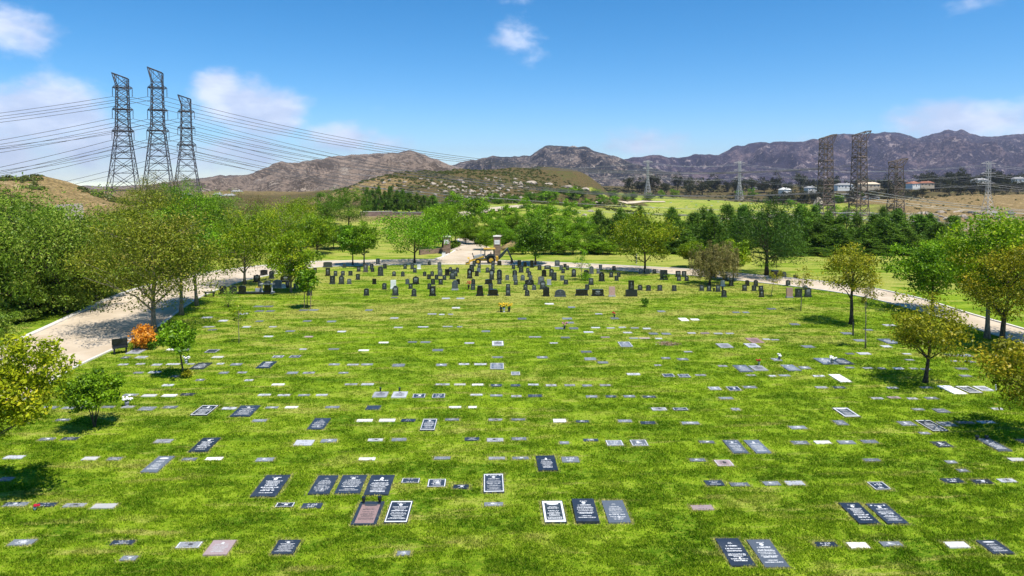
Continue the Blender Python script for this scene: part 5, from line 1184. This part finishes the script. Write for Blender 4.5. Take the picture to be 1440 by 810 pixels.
# ------------------------------------------------------------------ gate
M_STONE, t = new_mat('ledge_stone'); pos = t.node('ShaderNodeTexCoord').outputs['Object']
br = t.node('ShaderNodeTexBrick', inp={'Color1': (.34, .24, .17, 1), 'Color2': (.21, .14, .10, 1), 'Mortar': (.16, .13, .11, 1), 'Scale': 1.0, 'Mortar Size': .012, 'Brick Width': .42, 'Row Height': .14, 'Bias': .1})
sw = t.node('ShaderNodeSeparateXYZ', inp={0: pos}); cb = t.node('ShaderNodeCombineXYZ'); t.l.new(t.math('ADD', sw.outputs[0], sw.outputs[1]), cb.inputs[0]); t.l.new(sw.outputs[2], cb.inputs[1]); t.l.new(cb.outputs[0], br.inputs['Vector'])
surf(t, br.outputs[0], .9, .15)
M_PLAQ = simple('white_plaque', (.78, .78, .77), .6, .3, var=.05); M_PLT = simple('grey_lettering', (.26, .30, .32), .6)
def pillar(px, py, top, w, label):
    p = on_ground(px, py); k = F/depth_of(p); h = (py-top)/k
    o = empty('gate_pillar', p, .0, label, 'gate pillar', 'stone gate pillars'); MB().box((0, 0, h/2-.1), (w, w, h-.1)).build('shaft', M_STONE, o)
    MB().box((0, 0, h-.06), (w*1.14, w*1.14, .10)).build('cap', m_kerb, o); MB().box((0, 0, h+.03), (w*1.05, w*1.05, .09), taper=.3).build('cap', m_kerb, o)
    pl = MB().box((0, -w/2-.03, h*.70), (w*.74, .05, h*.21)).build('plaque', M_PLAQ, o)
    r = random.Random(4); g = MB()
    for kx in range(3): glyph_quads(g, -w*.26, w*.26, .09-.09*kx, .05, r, .85)
    g.v = [(x, -w/2-.058, h*.70+y) for x, y, z in g.v]; g.build('lettering', M_PLT, pl)
pillar(699, 360, 331.5, 1.05, 'stone gate pillar with pale plaque, just behind the digger'); pillar(628.5, 357, 332, 1.0, 'stone gate pillar with pale plaque, left of the entrance road')
def curved_wall(pts, h, label):
    Q = [on_ground(*q) for q in pts]; c = Q[len(Q)//2]; o = empty('garden_wall', c, 0, label, 'wall'); mb = MB()
    P = resample([q[:2]-c[:2] for q in Q], .5); tg = np.gradient(P, axis=0); tg /= np.linalg.norm(tg, axis=1, keepdims=True)+1e-9; nm = np.c_[-tg[:, 1], tg[:, 0]]*.18; vs = []; fs = []
    for p, n in zip(P, nm): vs += [(*(p-n), -.2), (*(p-n), h), (*(p+n), h), (*(p+n), -.2)]
    for i in range(len(P)-1):
        for k in range(3): fs.append((i*4+k, i*4+4+k, i*4+5+k, i*4+1+k))
    fs += [(0, 1, 2, 3), tuple(len(vs)-4+k for k in (3, 2, 1, 0))]; mb.add(vs, fs).build('masonry', M_STONE, o)
curved_wall([(590,358.5),(605,357),(618,356),(627,355)], .75, 'low curved stone wall running left from the left gate pillar')
p = on_ground(624, 361); o = empty('utility_box', p, 0, 'small white box with dark lid at the kerb by the left pillar', 'utility box'); MB().box((0, 0, .35), (.5, .4, .7)).build('cabinet', M_PLAQ, o); MB().box((0, 0, .74), (.58, .48, .09), taper=.7).build('lid', G_DARK, o)
EARTH = ROCKS[1].copy(); EARTH.materials.clear(); EARTH.materials.append(simple('tan_earth', (.36, .26, .12), .95, .1, scale=2)); p = on_ground(721, 352); o = link('mound', EARTH, loc=p, scale=(2.2, 1.6, 1.6)); tag(o, 'tan earth mound behind the right gate pillar', 'mound')
for k, (px, py, s, lb) in enumerate(((640,352,.5,'dark rock at the left pillar planting'),(636,349,.4,'pale rock at the left pillar planting'),(649,345.5,.35,'brown rock at the edge of the entrance road'))):
    p = on_ground(px, py); o = link('boulder', ROCKS[k], loc=p, scale=(s*1.4, s, s)); tag(o, lb, 'boulder')
for k, (px, py, w, hh) in enumerate(((674,343.5,2.4,1.2),(681,343.5,2.2,1.1),(688,344,1.8,1.2),(637,351,1.5,1.1),(641,349,1.6,1.2))):
    p = on_ground(px, py); add_tree('shrub', p, hh, w, .02, 'shade', f'dense dark shrub, {ordw(k+1)} in the planting by the entrance road', 820+k, 'shrubs by the entrance road', nleaf=1500, size=.14, stems=3, cat='shrub')

# ------------------------------------------------------------------ backhoe loader (6 m long, seen from its side, loader bucket to the left)
M_YEL = simple('yellow_paint', (.62, .38, .035), .45, .4, var=.15); M_TYRE = simple('tyre_rubber', (.014, .014, .015), .85, .2); M_DGR = simple('dark_green_grey_paint', (.03, .045, .042), .45, .4); M_GLASS = simple('machine_grey', (.30, .32, .33), .4, .4)
def backhoe():
    p = on_flat(685.5, 371.0); o = empty('backhoe_loader', p, math.radians(2), scale=(.84, .84, .84), label= 'yellow and dark backhoe loader with raised digging arm, parked on the road at the gate', cat='digger')
    def wheel(x, y, R, w):
        wh = MB(); pr = [(R*.55, -w/2), (R*.92, -w/2), (R, -w*.32), (R, w*.32), (R*.92, w/2), (R*.55, w/2)]
        mb = MB().lathe(pr, 20); mb.v = [(a, c, b) for a, b, c in mb.v]; t_ = mb.build('wheel', M_TYRE, o, loc=(x, y, R))
        mb = MB().lathe([(R*.1, -w*.56), (R*.5, -w*.50), (R*.56, -w*.3), (R*.56, w*.3), (R*.5, w*.5), (R*.1, w*.56)], 16); mb.v = [(a, c, b) for a, b, c in mb.v]; mb.build('rim', M_YEL, t_)
    for y in (-.8, .8): wheel(.55, y, .70, .45)
    for y in (-.7, .7): wheel(-1.55, y, .48, .32)
    MB().box((-.5, 0, .72), (3.0, .75, .35)).build('chassis', M_YEL, o)
    MB().prism([(-2.2, .85), (-.55, .85), (-.55, 1.55), (-1.2, 1.52), (-2.15, 1.32)], -.42, .42).build('hood', M_GLASS, o)
    MB().prism([(-2.25, .9), (-2.2, .9), (-2.2, 1.3), (-2.25, 1.25)], -.4, .4).build('grille', M_DGR, o)
    MB().box((.35, 0, 1.12), (1.5, 1.0, .35)).build('cab_floor', M_DGR, o)
    for y in (-.82, .82):
        fb = MB(); pr = [(.55+.86*math.cos(math.radians(a)), .70+.84*math.sin(math.radians(a))) for a in range(15, 166, 15)]+[(.55+.76*math.cos(math.radians(a)), .70+.76*math.sin(math.radians(a))) for a in range(165, 14, -15)]
        fb.prism(pr, y-.25, y+.25).build('fender', M_DGR, o)
    for x in (-.42, 1.05):
        for y in (-.6, .6): MB().box((x+.0, y, 1.78), (.16 if x > 0 else .14, .12, 1.35)).build('roof_post', M_DGR, o)
    MB().box((.32, 0, 2.50), (1.95, 1.4, .13), taper=.95).build('roof', M_YEL, o)
    MB().prism([(.1, 1.3), (.6, 1.3), (.62, 1.9), (.5, 1.92), (.45, 1.45), (.1, 1.43)], -.25, .25).build('seat', M_TYRE, o)
    MB().tube([(-.55, 0, 1.5), (-.42, 0, 1.85)], .03, 6).build('steering_column', M_TYRE, o)
    MB().tube([(-1.05, .2, 1.5), (-1.05, .2, 2.45)], .055, 8).build('exhaust_stack', M_GLASS, o)
    for y in (-.55, .55): MB().prism([(-.7, 1.35), (-.55, 1.15), (-1.9, .72), (-2.9, .35), (-2.95, .5), (-2.0, .9)], y-.07, y+.07).build('loader_arm', M_YEL, o)
    for y in (-.45, .45): MB().tube([(-2.15, y, .85), (-2.45, y, 1.75)], .06, 6).build('lift_link', M_DGR, o)
    MB().prism([(-2.85, .12), (-3.55, .1), (-3.3, .22), (-3.02, .3), (-2.98, .9), (-3.25, 1.0), (-2.9, .98)], -.95, .95).build('bucket', M_YEL, o)
    MB().box((1.5, 0, .85), (.35, 1.5, .75)).build('swing_frame', M_YEL, o)
    for y in (-.7, .7): MB().prism([(1.55, .25), (1.7, .25), (1.75, 1.15), (1.55, 1.15)], y-.08, y+.08).build('stabiliser', M_YEL, o)
    MB().prism([(1.5, .62), (1.72, .55), (2.4, 1.15), (3.05, 1.95), (3.3, 2.4), (3.1, 2.45), (2.75, 2.15), (2.1, 1.55), (1.6, 1.0)], -.16, .16).build('boom', M_DGR, o)
    MB().prism([(3.05, 2.45), (3.32, 2.52), (4.05, .75), (3.85, .62), (3.35, 1.75)], -.12, .12).build('dipper', M_DGR, o)
    MB().tube([(2.55, 0, 1.9), (3.25, 0, 2.62)], .06, 6).build('ram', M_GLASS, o)
    MB().prism([(3.8, .72), (4.1, .72), (4.2, .3), (3.95, .04), (3.5, .0), (3.62, .15), (3.78, .35)], -.3, .3).build('digging_bucket', simple('worn_bucket_steel', (.16, .11, .08), .7), o)
backhoe()

# ------------------------------------------------------------------ benches, vases, flowers, posts
def bench(px, py, w, rz, mat, back, label):
    p = on_flat(px, py); o = empty('bench', p, rz, label, 'bench')
    MB().box((0, 0, .43), (w, .42, .08), taper=.98).build('seat', mat, o)
    for s in (-1, 1): MB().prism([(-.18, 0), (.18, 0), (.15, .39), (-.15, .39)], -.05, .05).build('leg', mat, o, loc=(s*w*.38, 0, 0), rz=math.pi/2)
    if back:
        MB().box((0, .20, .72), (w, .07, .50)).build('backrest', mat, o)
        for s in (-1, 1): MB().box((s*w*.47, 0, .58), (.06, .4, .06)).build('armrest', mat, o)
bench(169, 497, .92, .62, HMAT['b'], True, 'black stone bench with backrest between road and orange bush'); bench(295, 417, 1.0, .1, HMAT['b'], False, 'dark backless bench on the grass beside the road shade'); bench(978, 378.5, 1.1, .0, HMAT['b'], False, 'dark bench beyond the road, left of the brown weeping tree')
M_PET = {k: simple(k+'_petals', c, .8, .1, var=.15) for k, c in (('yellow', (.70, .45, .03)), ('white', (.8, .78, .74)), ('red', (.45, .02, .04)), ('pink', (.6, .2, .3)))}
M_STEM = simple('green_stem', (.05, .11, .02), .8); M_CHROME = simple('steel_vase', (.55, .56, .58), .3, .5, .5)
def vase(p, h, r, mat, label, flower=None, group=None, fl_n=14, seed=1):
    o = empty('flower_vase' if flower else 'vase', p, 0, label, 'vase', group)
    MB().lathe([(r*.7, 0), (r*.85, h*.1), (r*.6, h*.25), (r, h*.75), (r*.85, h*.95), (r*.95, h)], 10).build('body', mat, o)
    if flower:
        rr_ = random.Random(seed); sm = MB(); fm = MB()
        for _ in range(fl_n):
            a = rr_.random()*6.28; q = rr_.random()**.5*r*2.3; e = (q*math.cos(a), q*math.sin(a), h*(1.25+.7*rr_.random())); sm.tube([(0, 0, h*.9), e], .008, 4, False)
            fm.lathe([(.02, -.03), (.065, 0), (.05, .035), (.015, .05)], 6, e)
        st = sm.build('stems', M_STEM, o); fm.build('blossoms', M_PET[flower], o)
    return o
vase(on_flat(704.5, 438.5), .42, .12, HMAT['d'], 'dark vase with yellow flowers, left of the three below the headstones', 'yellow', seed=2)
vase(on_flat(708.5, 439), .40, .13, M_CHROME, 'steel vase with yellow flowers, middle of the three below the headstones', 'yellow', fl_n=22, seed=3)
vase(on_flat(716, 438.5), .40, .13, HMAT['d'], 'dark vase with yellow flowers, right of the three below the headstones', 'yellow', fl_n=20, seed=4)
vase(on_flat(511.5, 709), .27, .075, HMAT['b'], 'black vase at the left head corner of the rose-panelled slab'); vase(on_flat(534, 708.5), .27, .075, HMAT['b'], 'black vase at the right head corner of the rose-panelled slab')
vase(on_flat(1374, 619), .22, .085, HMAT['b'], 'black urn at the left head corner of the slate slab at the right edge'); vase(on_flat(1387.5, 619), .22, .085, HMAT['b'], 'black urn at the right head corner of the slate slab at the right edge')
for px, lab in ((535, 'small dark vase behind the left one of four pale markers in the lawn middle'), (562, 'small dark vase behind the second of four pale markers in the lawn middle')): vase(on_flat(px, 551), .24, .06, HMAT['d'], lab)
vase(on_flat(178.5, 571.5), .26, .11, G_LIGHT, 'pale round urn with white flowers on a marker near the forked tree', 'white', seed=7)
vase(on_flat(262, 511), .24, .1, G_LIGHT, 'pale vase with white flowers behind the leaning tree', 'white', seed=8)
vase(on_flat(1067.5, 513.5), .2, .07, M_CHROME, 'small vase with red flowers at the head of a pale slab', 'red', seed=9, fl_n=8)
vase(on_flat(1170, 512), .24, .11, G_LIGHT, 'pale vase with white flowers between two dark slabs', 'white', seed=10)
vase(on_flat(794, 463), .26, .09, HMAT['d'], 'dark vase with pink flowers on a grey marker', 'pink', seed=11, fl_n=6); vase(on_flat(864, 446.5), .24, .08, HMAT['d'], 'dark vase with red flowers on a grey marker', 'red', seed=12, fl_n=5)
vase(on_flat(1096, 506.5), .2, .09, G_MID, 'grey vase with white flowers near the grey bend of markers', 'white', seed=13, fl_n=6)
vase(on_flat(1004, 410), .36, .12, HMAT['b'], 'black urn left of a round headstone under the weeping tree'); vase(on_flat(1016, 410), .55, .13, HMAT['b'], 'tall black urn right of a round headstone under the weeping tree')
vase(on_flat(659, 406.8), .45, .12, M_BRONZE, 'vase with red flowers beside a headstone in the second row', 'red', seed=14)
vase(on_flat(49, 717.5), .1, .05, G_WHITE, 'tiny white cup with red flower below the row of four markers', 'red', seed=15, fl_n=3)
vase(on_flat(1400.5, 549), .32, .05, G_WHITE, 'slim white vase right of the white bordered slabs')
p = on_flat(907, 431); add_tree('potted_plant', p, .85, .75, .1, 'shade', 'leafy dark plant with white blooms on a marker below the headstones', 860, nleaf=600, size=.1, stems=3, cat='plant', tr=.02)
p = on_flat(1199.5, 472); tag(MB().box((0, 0, .45), (.09, .09, 1.1), taper=.9).build('post', HMAT['d'], loc=p), 'short dark post beside a grey marker near the thin sapling', 'post')
p = on_flat(895, 371); tag(MB().tube([(0, 0, -.1), (0, 0, 1.35)], .07, 8).build('post', m_kerb, loc=p), 'short pale post beyond the road by the broad green tree', 'post')
for k, (px, py, lb) in enumerate(((1090,389,'dark square bin beyond the road near the big pine'),(1118.5,391.5,'small black bin beyond the road'),(133,423,'black bin on the verge beyond the left road'))):
    p = on_flat(px, py); o = empty('bin', p, 0, lb, 'bin'); s = (.75, .38, .5)[k]; MB().box((0, 0, s*.45), (s*.9, s*.8, s*.9), taper=1.1).build('body', HMAT['b'], o); MB().box((0, 0, s*.95), (s*1.05, s*.95, s*.1)).build('lid', G_DARK, o)
# withered wreath heap on the grass
def heap(px, py, w, label):
    p = on_flat(px, py); r = np.random.default_rng(8); N = 420; q = r.normal(size=(N, 3))*np.array([w*.36, .30, .05]); q[:, 2] = np.abs(q[:, 2])+.02
    n = r.normal(size=(N, 3)); n /= np.linalg.norm(n, axis=1, keepdims=True); a = np.cross(n, r.normal(size=(N, 3))); a /= np.linalg.norm(a, axis=1, keepdims=True); b = np.cross(n, a); s = .045
    V = np.stack([q-a*s, q+b*s*.7, q+a*s, q-b*s*.7], 1).reshape(-1, 3); m = leaf_mat('withered_petals', (.30, .17, .09), (.62, .47, .30), (.75, .70, .6))
    o = link('withered_flowers', np_mesh('withered_flowers', V, np.arange(N*4).reshape(N, 4), m, {'tint': np.repeat(r.random(N), 4)}), loc=p); tag(o, label, 'flowers')
heap(939.5, 484, 1.05, 'heap of withered brown flowers on the lawn')
# marker slabs of the far lawn
for k in range(26):
    px = 872+10*k+4*math.sin(k*2.2); py = 287+6*math.sin(k*1.7)+.02*(px-870)
    p = on_ground(px, py, 300); w = zones(np.array([p[0]]), np.array([p[1]]))
    o = link('flat_marker', slab_mesh(G_LIGHT), loc=(p[0], p[1], p[2]+.25), scale=(1.6, 2.2, .6)); tag(o, f'pale slab, {ordw(k+1)} from left on the far sloping lawn', 'grave marker', 'slabs of the far lawn')

# ------------------------------------------------------------------ grass blades on the lawn
mgr, t = new_mat('grass_blades'); pos = t.node('ShaderNodeNewGeometry').outputs['Position']; gcol, _, _ = grass_color(t, pos)
tn = t.node('ShaderNodeAttribute', attribute_name='tint').outputs['Fac']
gcol = t.mix(t.mapr(t.node('ShaderNodeAttribute', attribute_name='dry').outputs['Fac'], .15, .8, 0, .72), gcol, (.48, .43, .16))
gcol = t.node('ShaderNodeHueSaturation', inp={'Value': t.mapr(tn, 0, 1, .85, 1.65, False), 'Color': gcol}).outputs[0]
d_ = t.node('ShaderNodeBsdfDiffuse', inp={'Color': gcol}); tr_ = t.node('ShaderNodeBsdfTranslucent', inp={'Color': gcol}); mx = t.node('ShaderNodeMixShader', inp={0: .35, 1: d_.outputs[0], 2: tr_.outputs[0]}); t.l.new(mx.outputs[0], t.out.inputs[0])
def grass(n, y0, y1, seed, hgt, wid):
    r = np.random.default_rng(seed); y = y0*(y1/y0)**(r.random(n)**1.15); x = (r.random(n)*2-1)*(y*.95+4)+y*math.tan(YAW)
    cl = fbm(x*2.1, y*2.1, 3); ok = r.random(n) < np.clip((cl-.28)*3.2, .12, 1)*(1-sstep(y1*.7, y1, y)*.8)
    x, y, cl = x[ok], y[ok], cl[ok]
    # only on the lawn: inside the inner edge of the road
    RBs = RB[np.argsort(RB[:, 1])]; lx = RB[RB[:, 0] < 0]; rx = RB[RB[:, 0] > 0]
    lx = lx[np.argsort(lx[:, 1])]; rx = rx[np.argsort(rx[:, 1])]
    ok = (x > np.interp(y, lx[:, 1], lx[:, 0])+.25) & (x < np.interp(y, rx[:, 1], rx[:, 0])-.25)
    x, y = x[ok], y[ok]
    cell = {}
    for m in marks+[dict(x=q['p'][0], y=q['p'][1]-.08, w=q['w']*1.16, d=.45) for q in stones]:
        for gx in range(int(math.floor((m['x']-m['w']/2-.4)/2)), int(math.floor((m['x']+m['w']/2+.4)/2))+1):
            for gy in range(int(math.floor((m['y']-m['d']/2-.4)/2)), int(math.floor((m['y']+m['d']/2+.4)/2))+1): cell.setdefault((gx, gy), []).append(m)
    dry = np.zeros(len(x)); ok = np.ones(len(x), bool); kx = np.floor(x/2).astype(int); ky = np.floor(y/2).astype(int)
    order = np.lexsort((ky, kx)); 
    from collections import defaultdict
    key = kx.astype(np.int64)*100000+ky
    for (gx, gy), ms in cell.items():
        pass
    so_ = np.argsort(key, kind='stable'); ks = key[so_]
    for (gx, gy), ms in cell.items():
        k = gx*100000+gy; a, b = np.searchsorted(ks, k), np.searchsorted(ks, k+1)
        if a == b: continue
        id_ = so_[a:b]
        for m in ms:
            dd = np.maximum(np.abs(x[id_]-m['x'])-m['w']/2, np.abs(y[id_]-m['y'])-m['d']/2); dry[id_] = np.maximum(dry[id_], np.clip(1-(dd-.02)/(.03+.24*fbm(x[id_]*2.2, y[id_]*2.2, 3)**1.5), 0, 1))
            ok[id_] &= dd > -.018
    x, y, dry = x[ok], y[ok], dry[ok]; N = len(x); a = r.random(N)*6.283; h = hgt*(.6+.8*r.random(N)); w = wid*(.6+.8*r.random(N))*(.8+y/60)
    tx, ty = np.cos(a)*w/2, np.sin(a)*w/2; ln = r.normal(size=(N, 2))*h[:, None]*.55
    z0 = np.zeros(N)-.005
    V = np.stack([np.c_[x-tx, y-ty, z0], np.c_[x+tx, y+ty, z0], np.c_[x+ln[:, 0], y+ln[:, 1], h]], 1).reshape(-1, 3)
    o = link('grass', np_mesh('grass', V, np.arange(N*3).reshape(N, 3), mgr, {'tint': np.repeat(r.random(N), 3), 'dry': np.repeat(dry, 3)})); tag(o, 'short green and yellowed grass of the near lawn', 'grass', kind='stuff'); print('grass blades', N)
grass(GRASS_N, 16.5, 95, 5, .06, .035)

# ------------------------------------------------------------------ air
if HAZE > 0:
    hm = bpy.data.materials.new('air'); hm.use_nodes = True; nt = hm.node_tree; nt.nodes.clear()
    ou = nt.nodes.new('ShaderNodeOutputMaterial'); pv = nt.nodes.new('ShaderNodeVolumePrincipled'); pv.inputs['Density'].default_value = HAZE; pv.inputs['Color'].default_value = (.62, .72, .95, 1); pv.inputs['Anisotropy'].default_value = .2
    nt.links.new(pv.outputs[0], ou.inputs['Volume'])
    hzo = MB().box((0, 4000, 270), (26000, 20000, 640)).build('haze', hm); tag(hzo, 'thin bluish air', kind='stuff')

# ------------------------------------------------------------------ render settings
scene.view_settings.view_transform = 'Standard'; scene.view_settings.look = 'None'; scene.view_settings.gamma = 1.0; scene.view_settings.use_curve_mapping = False
scene.view_settings.exposure = EXPO
scene.render.engine = 'CYCLES'; scene.cycles.max_bounces = 6; scene.cycles.diffuse_bounces = 3; scene.cycles.transmission_bounces = 4; scene.cycles.volume_bounces = 0; scene.cycles.use_denoising = True
scene.cycles.caustics_reflective = False; scene.cycles.caustics_refractive = False
for o in scene.objects:
    if o.parent is None and o.get('category') and not o.get('kind'): o['kind'] = 'thing'
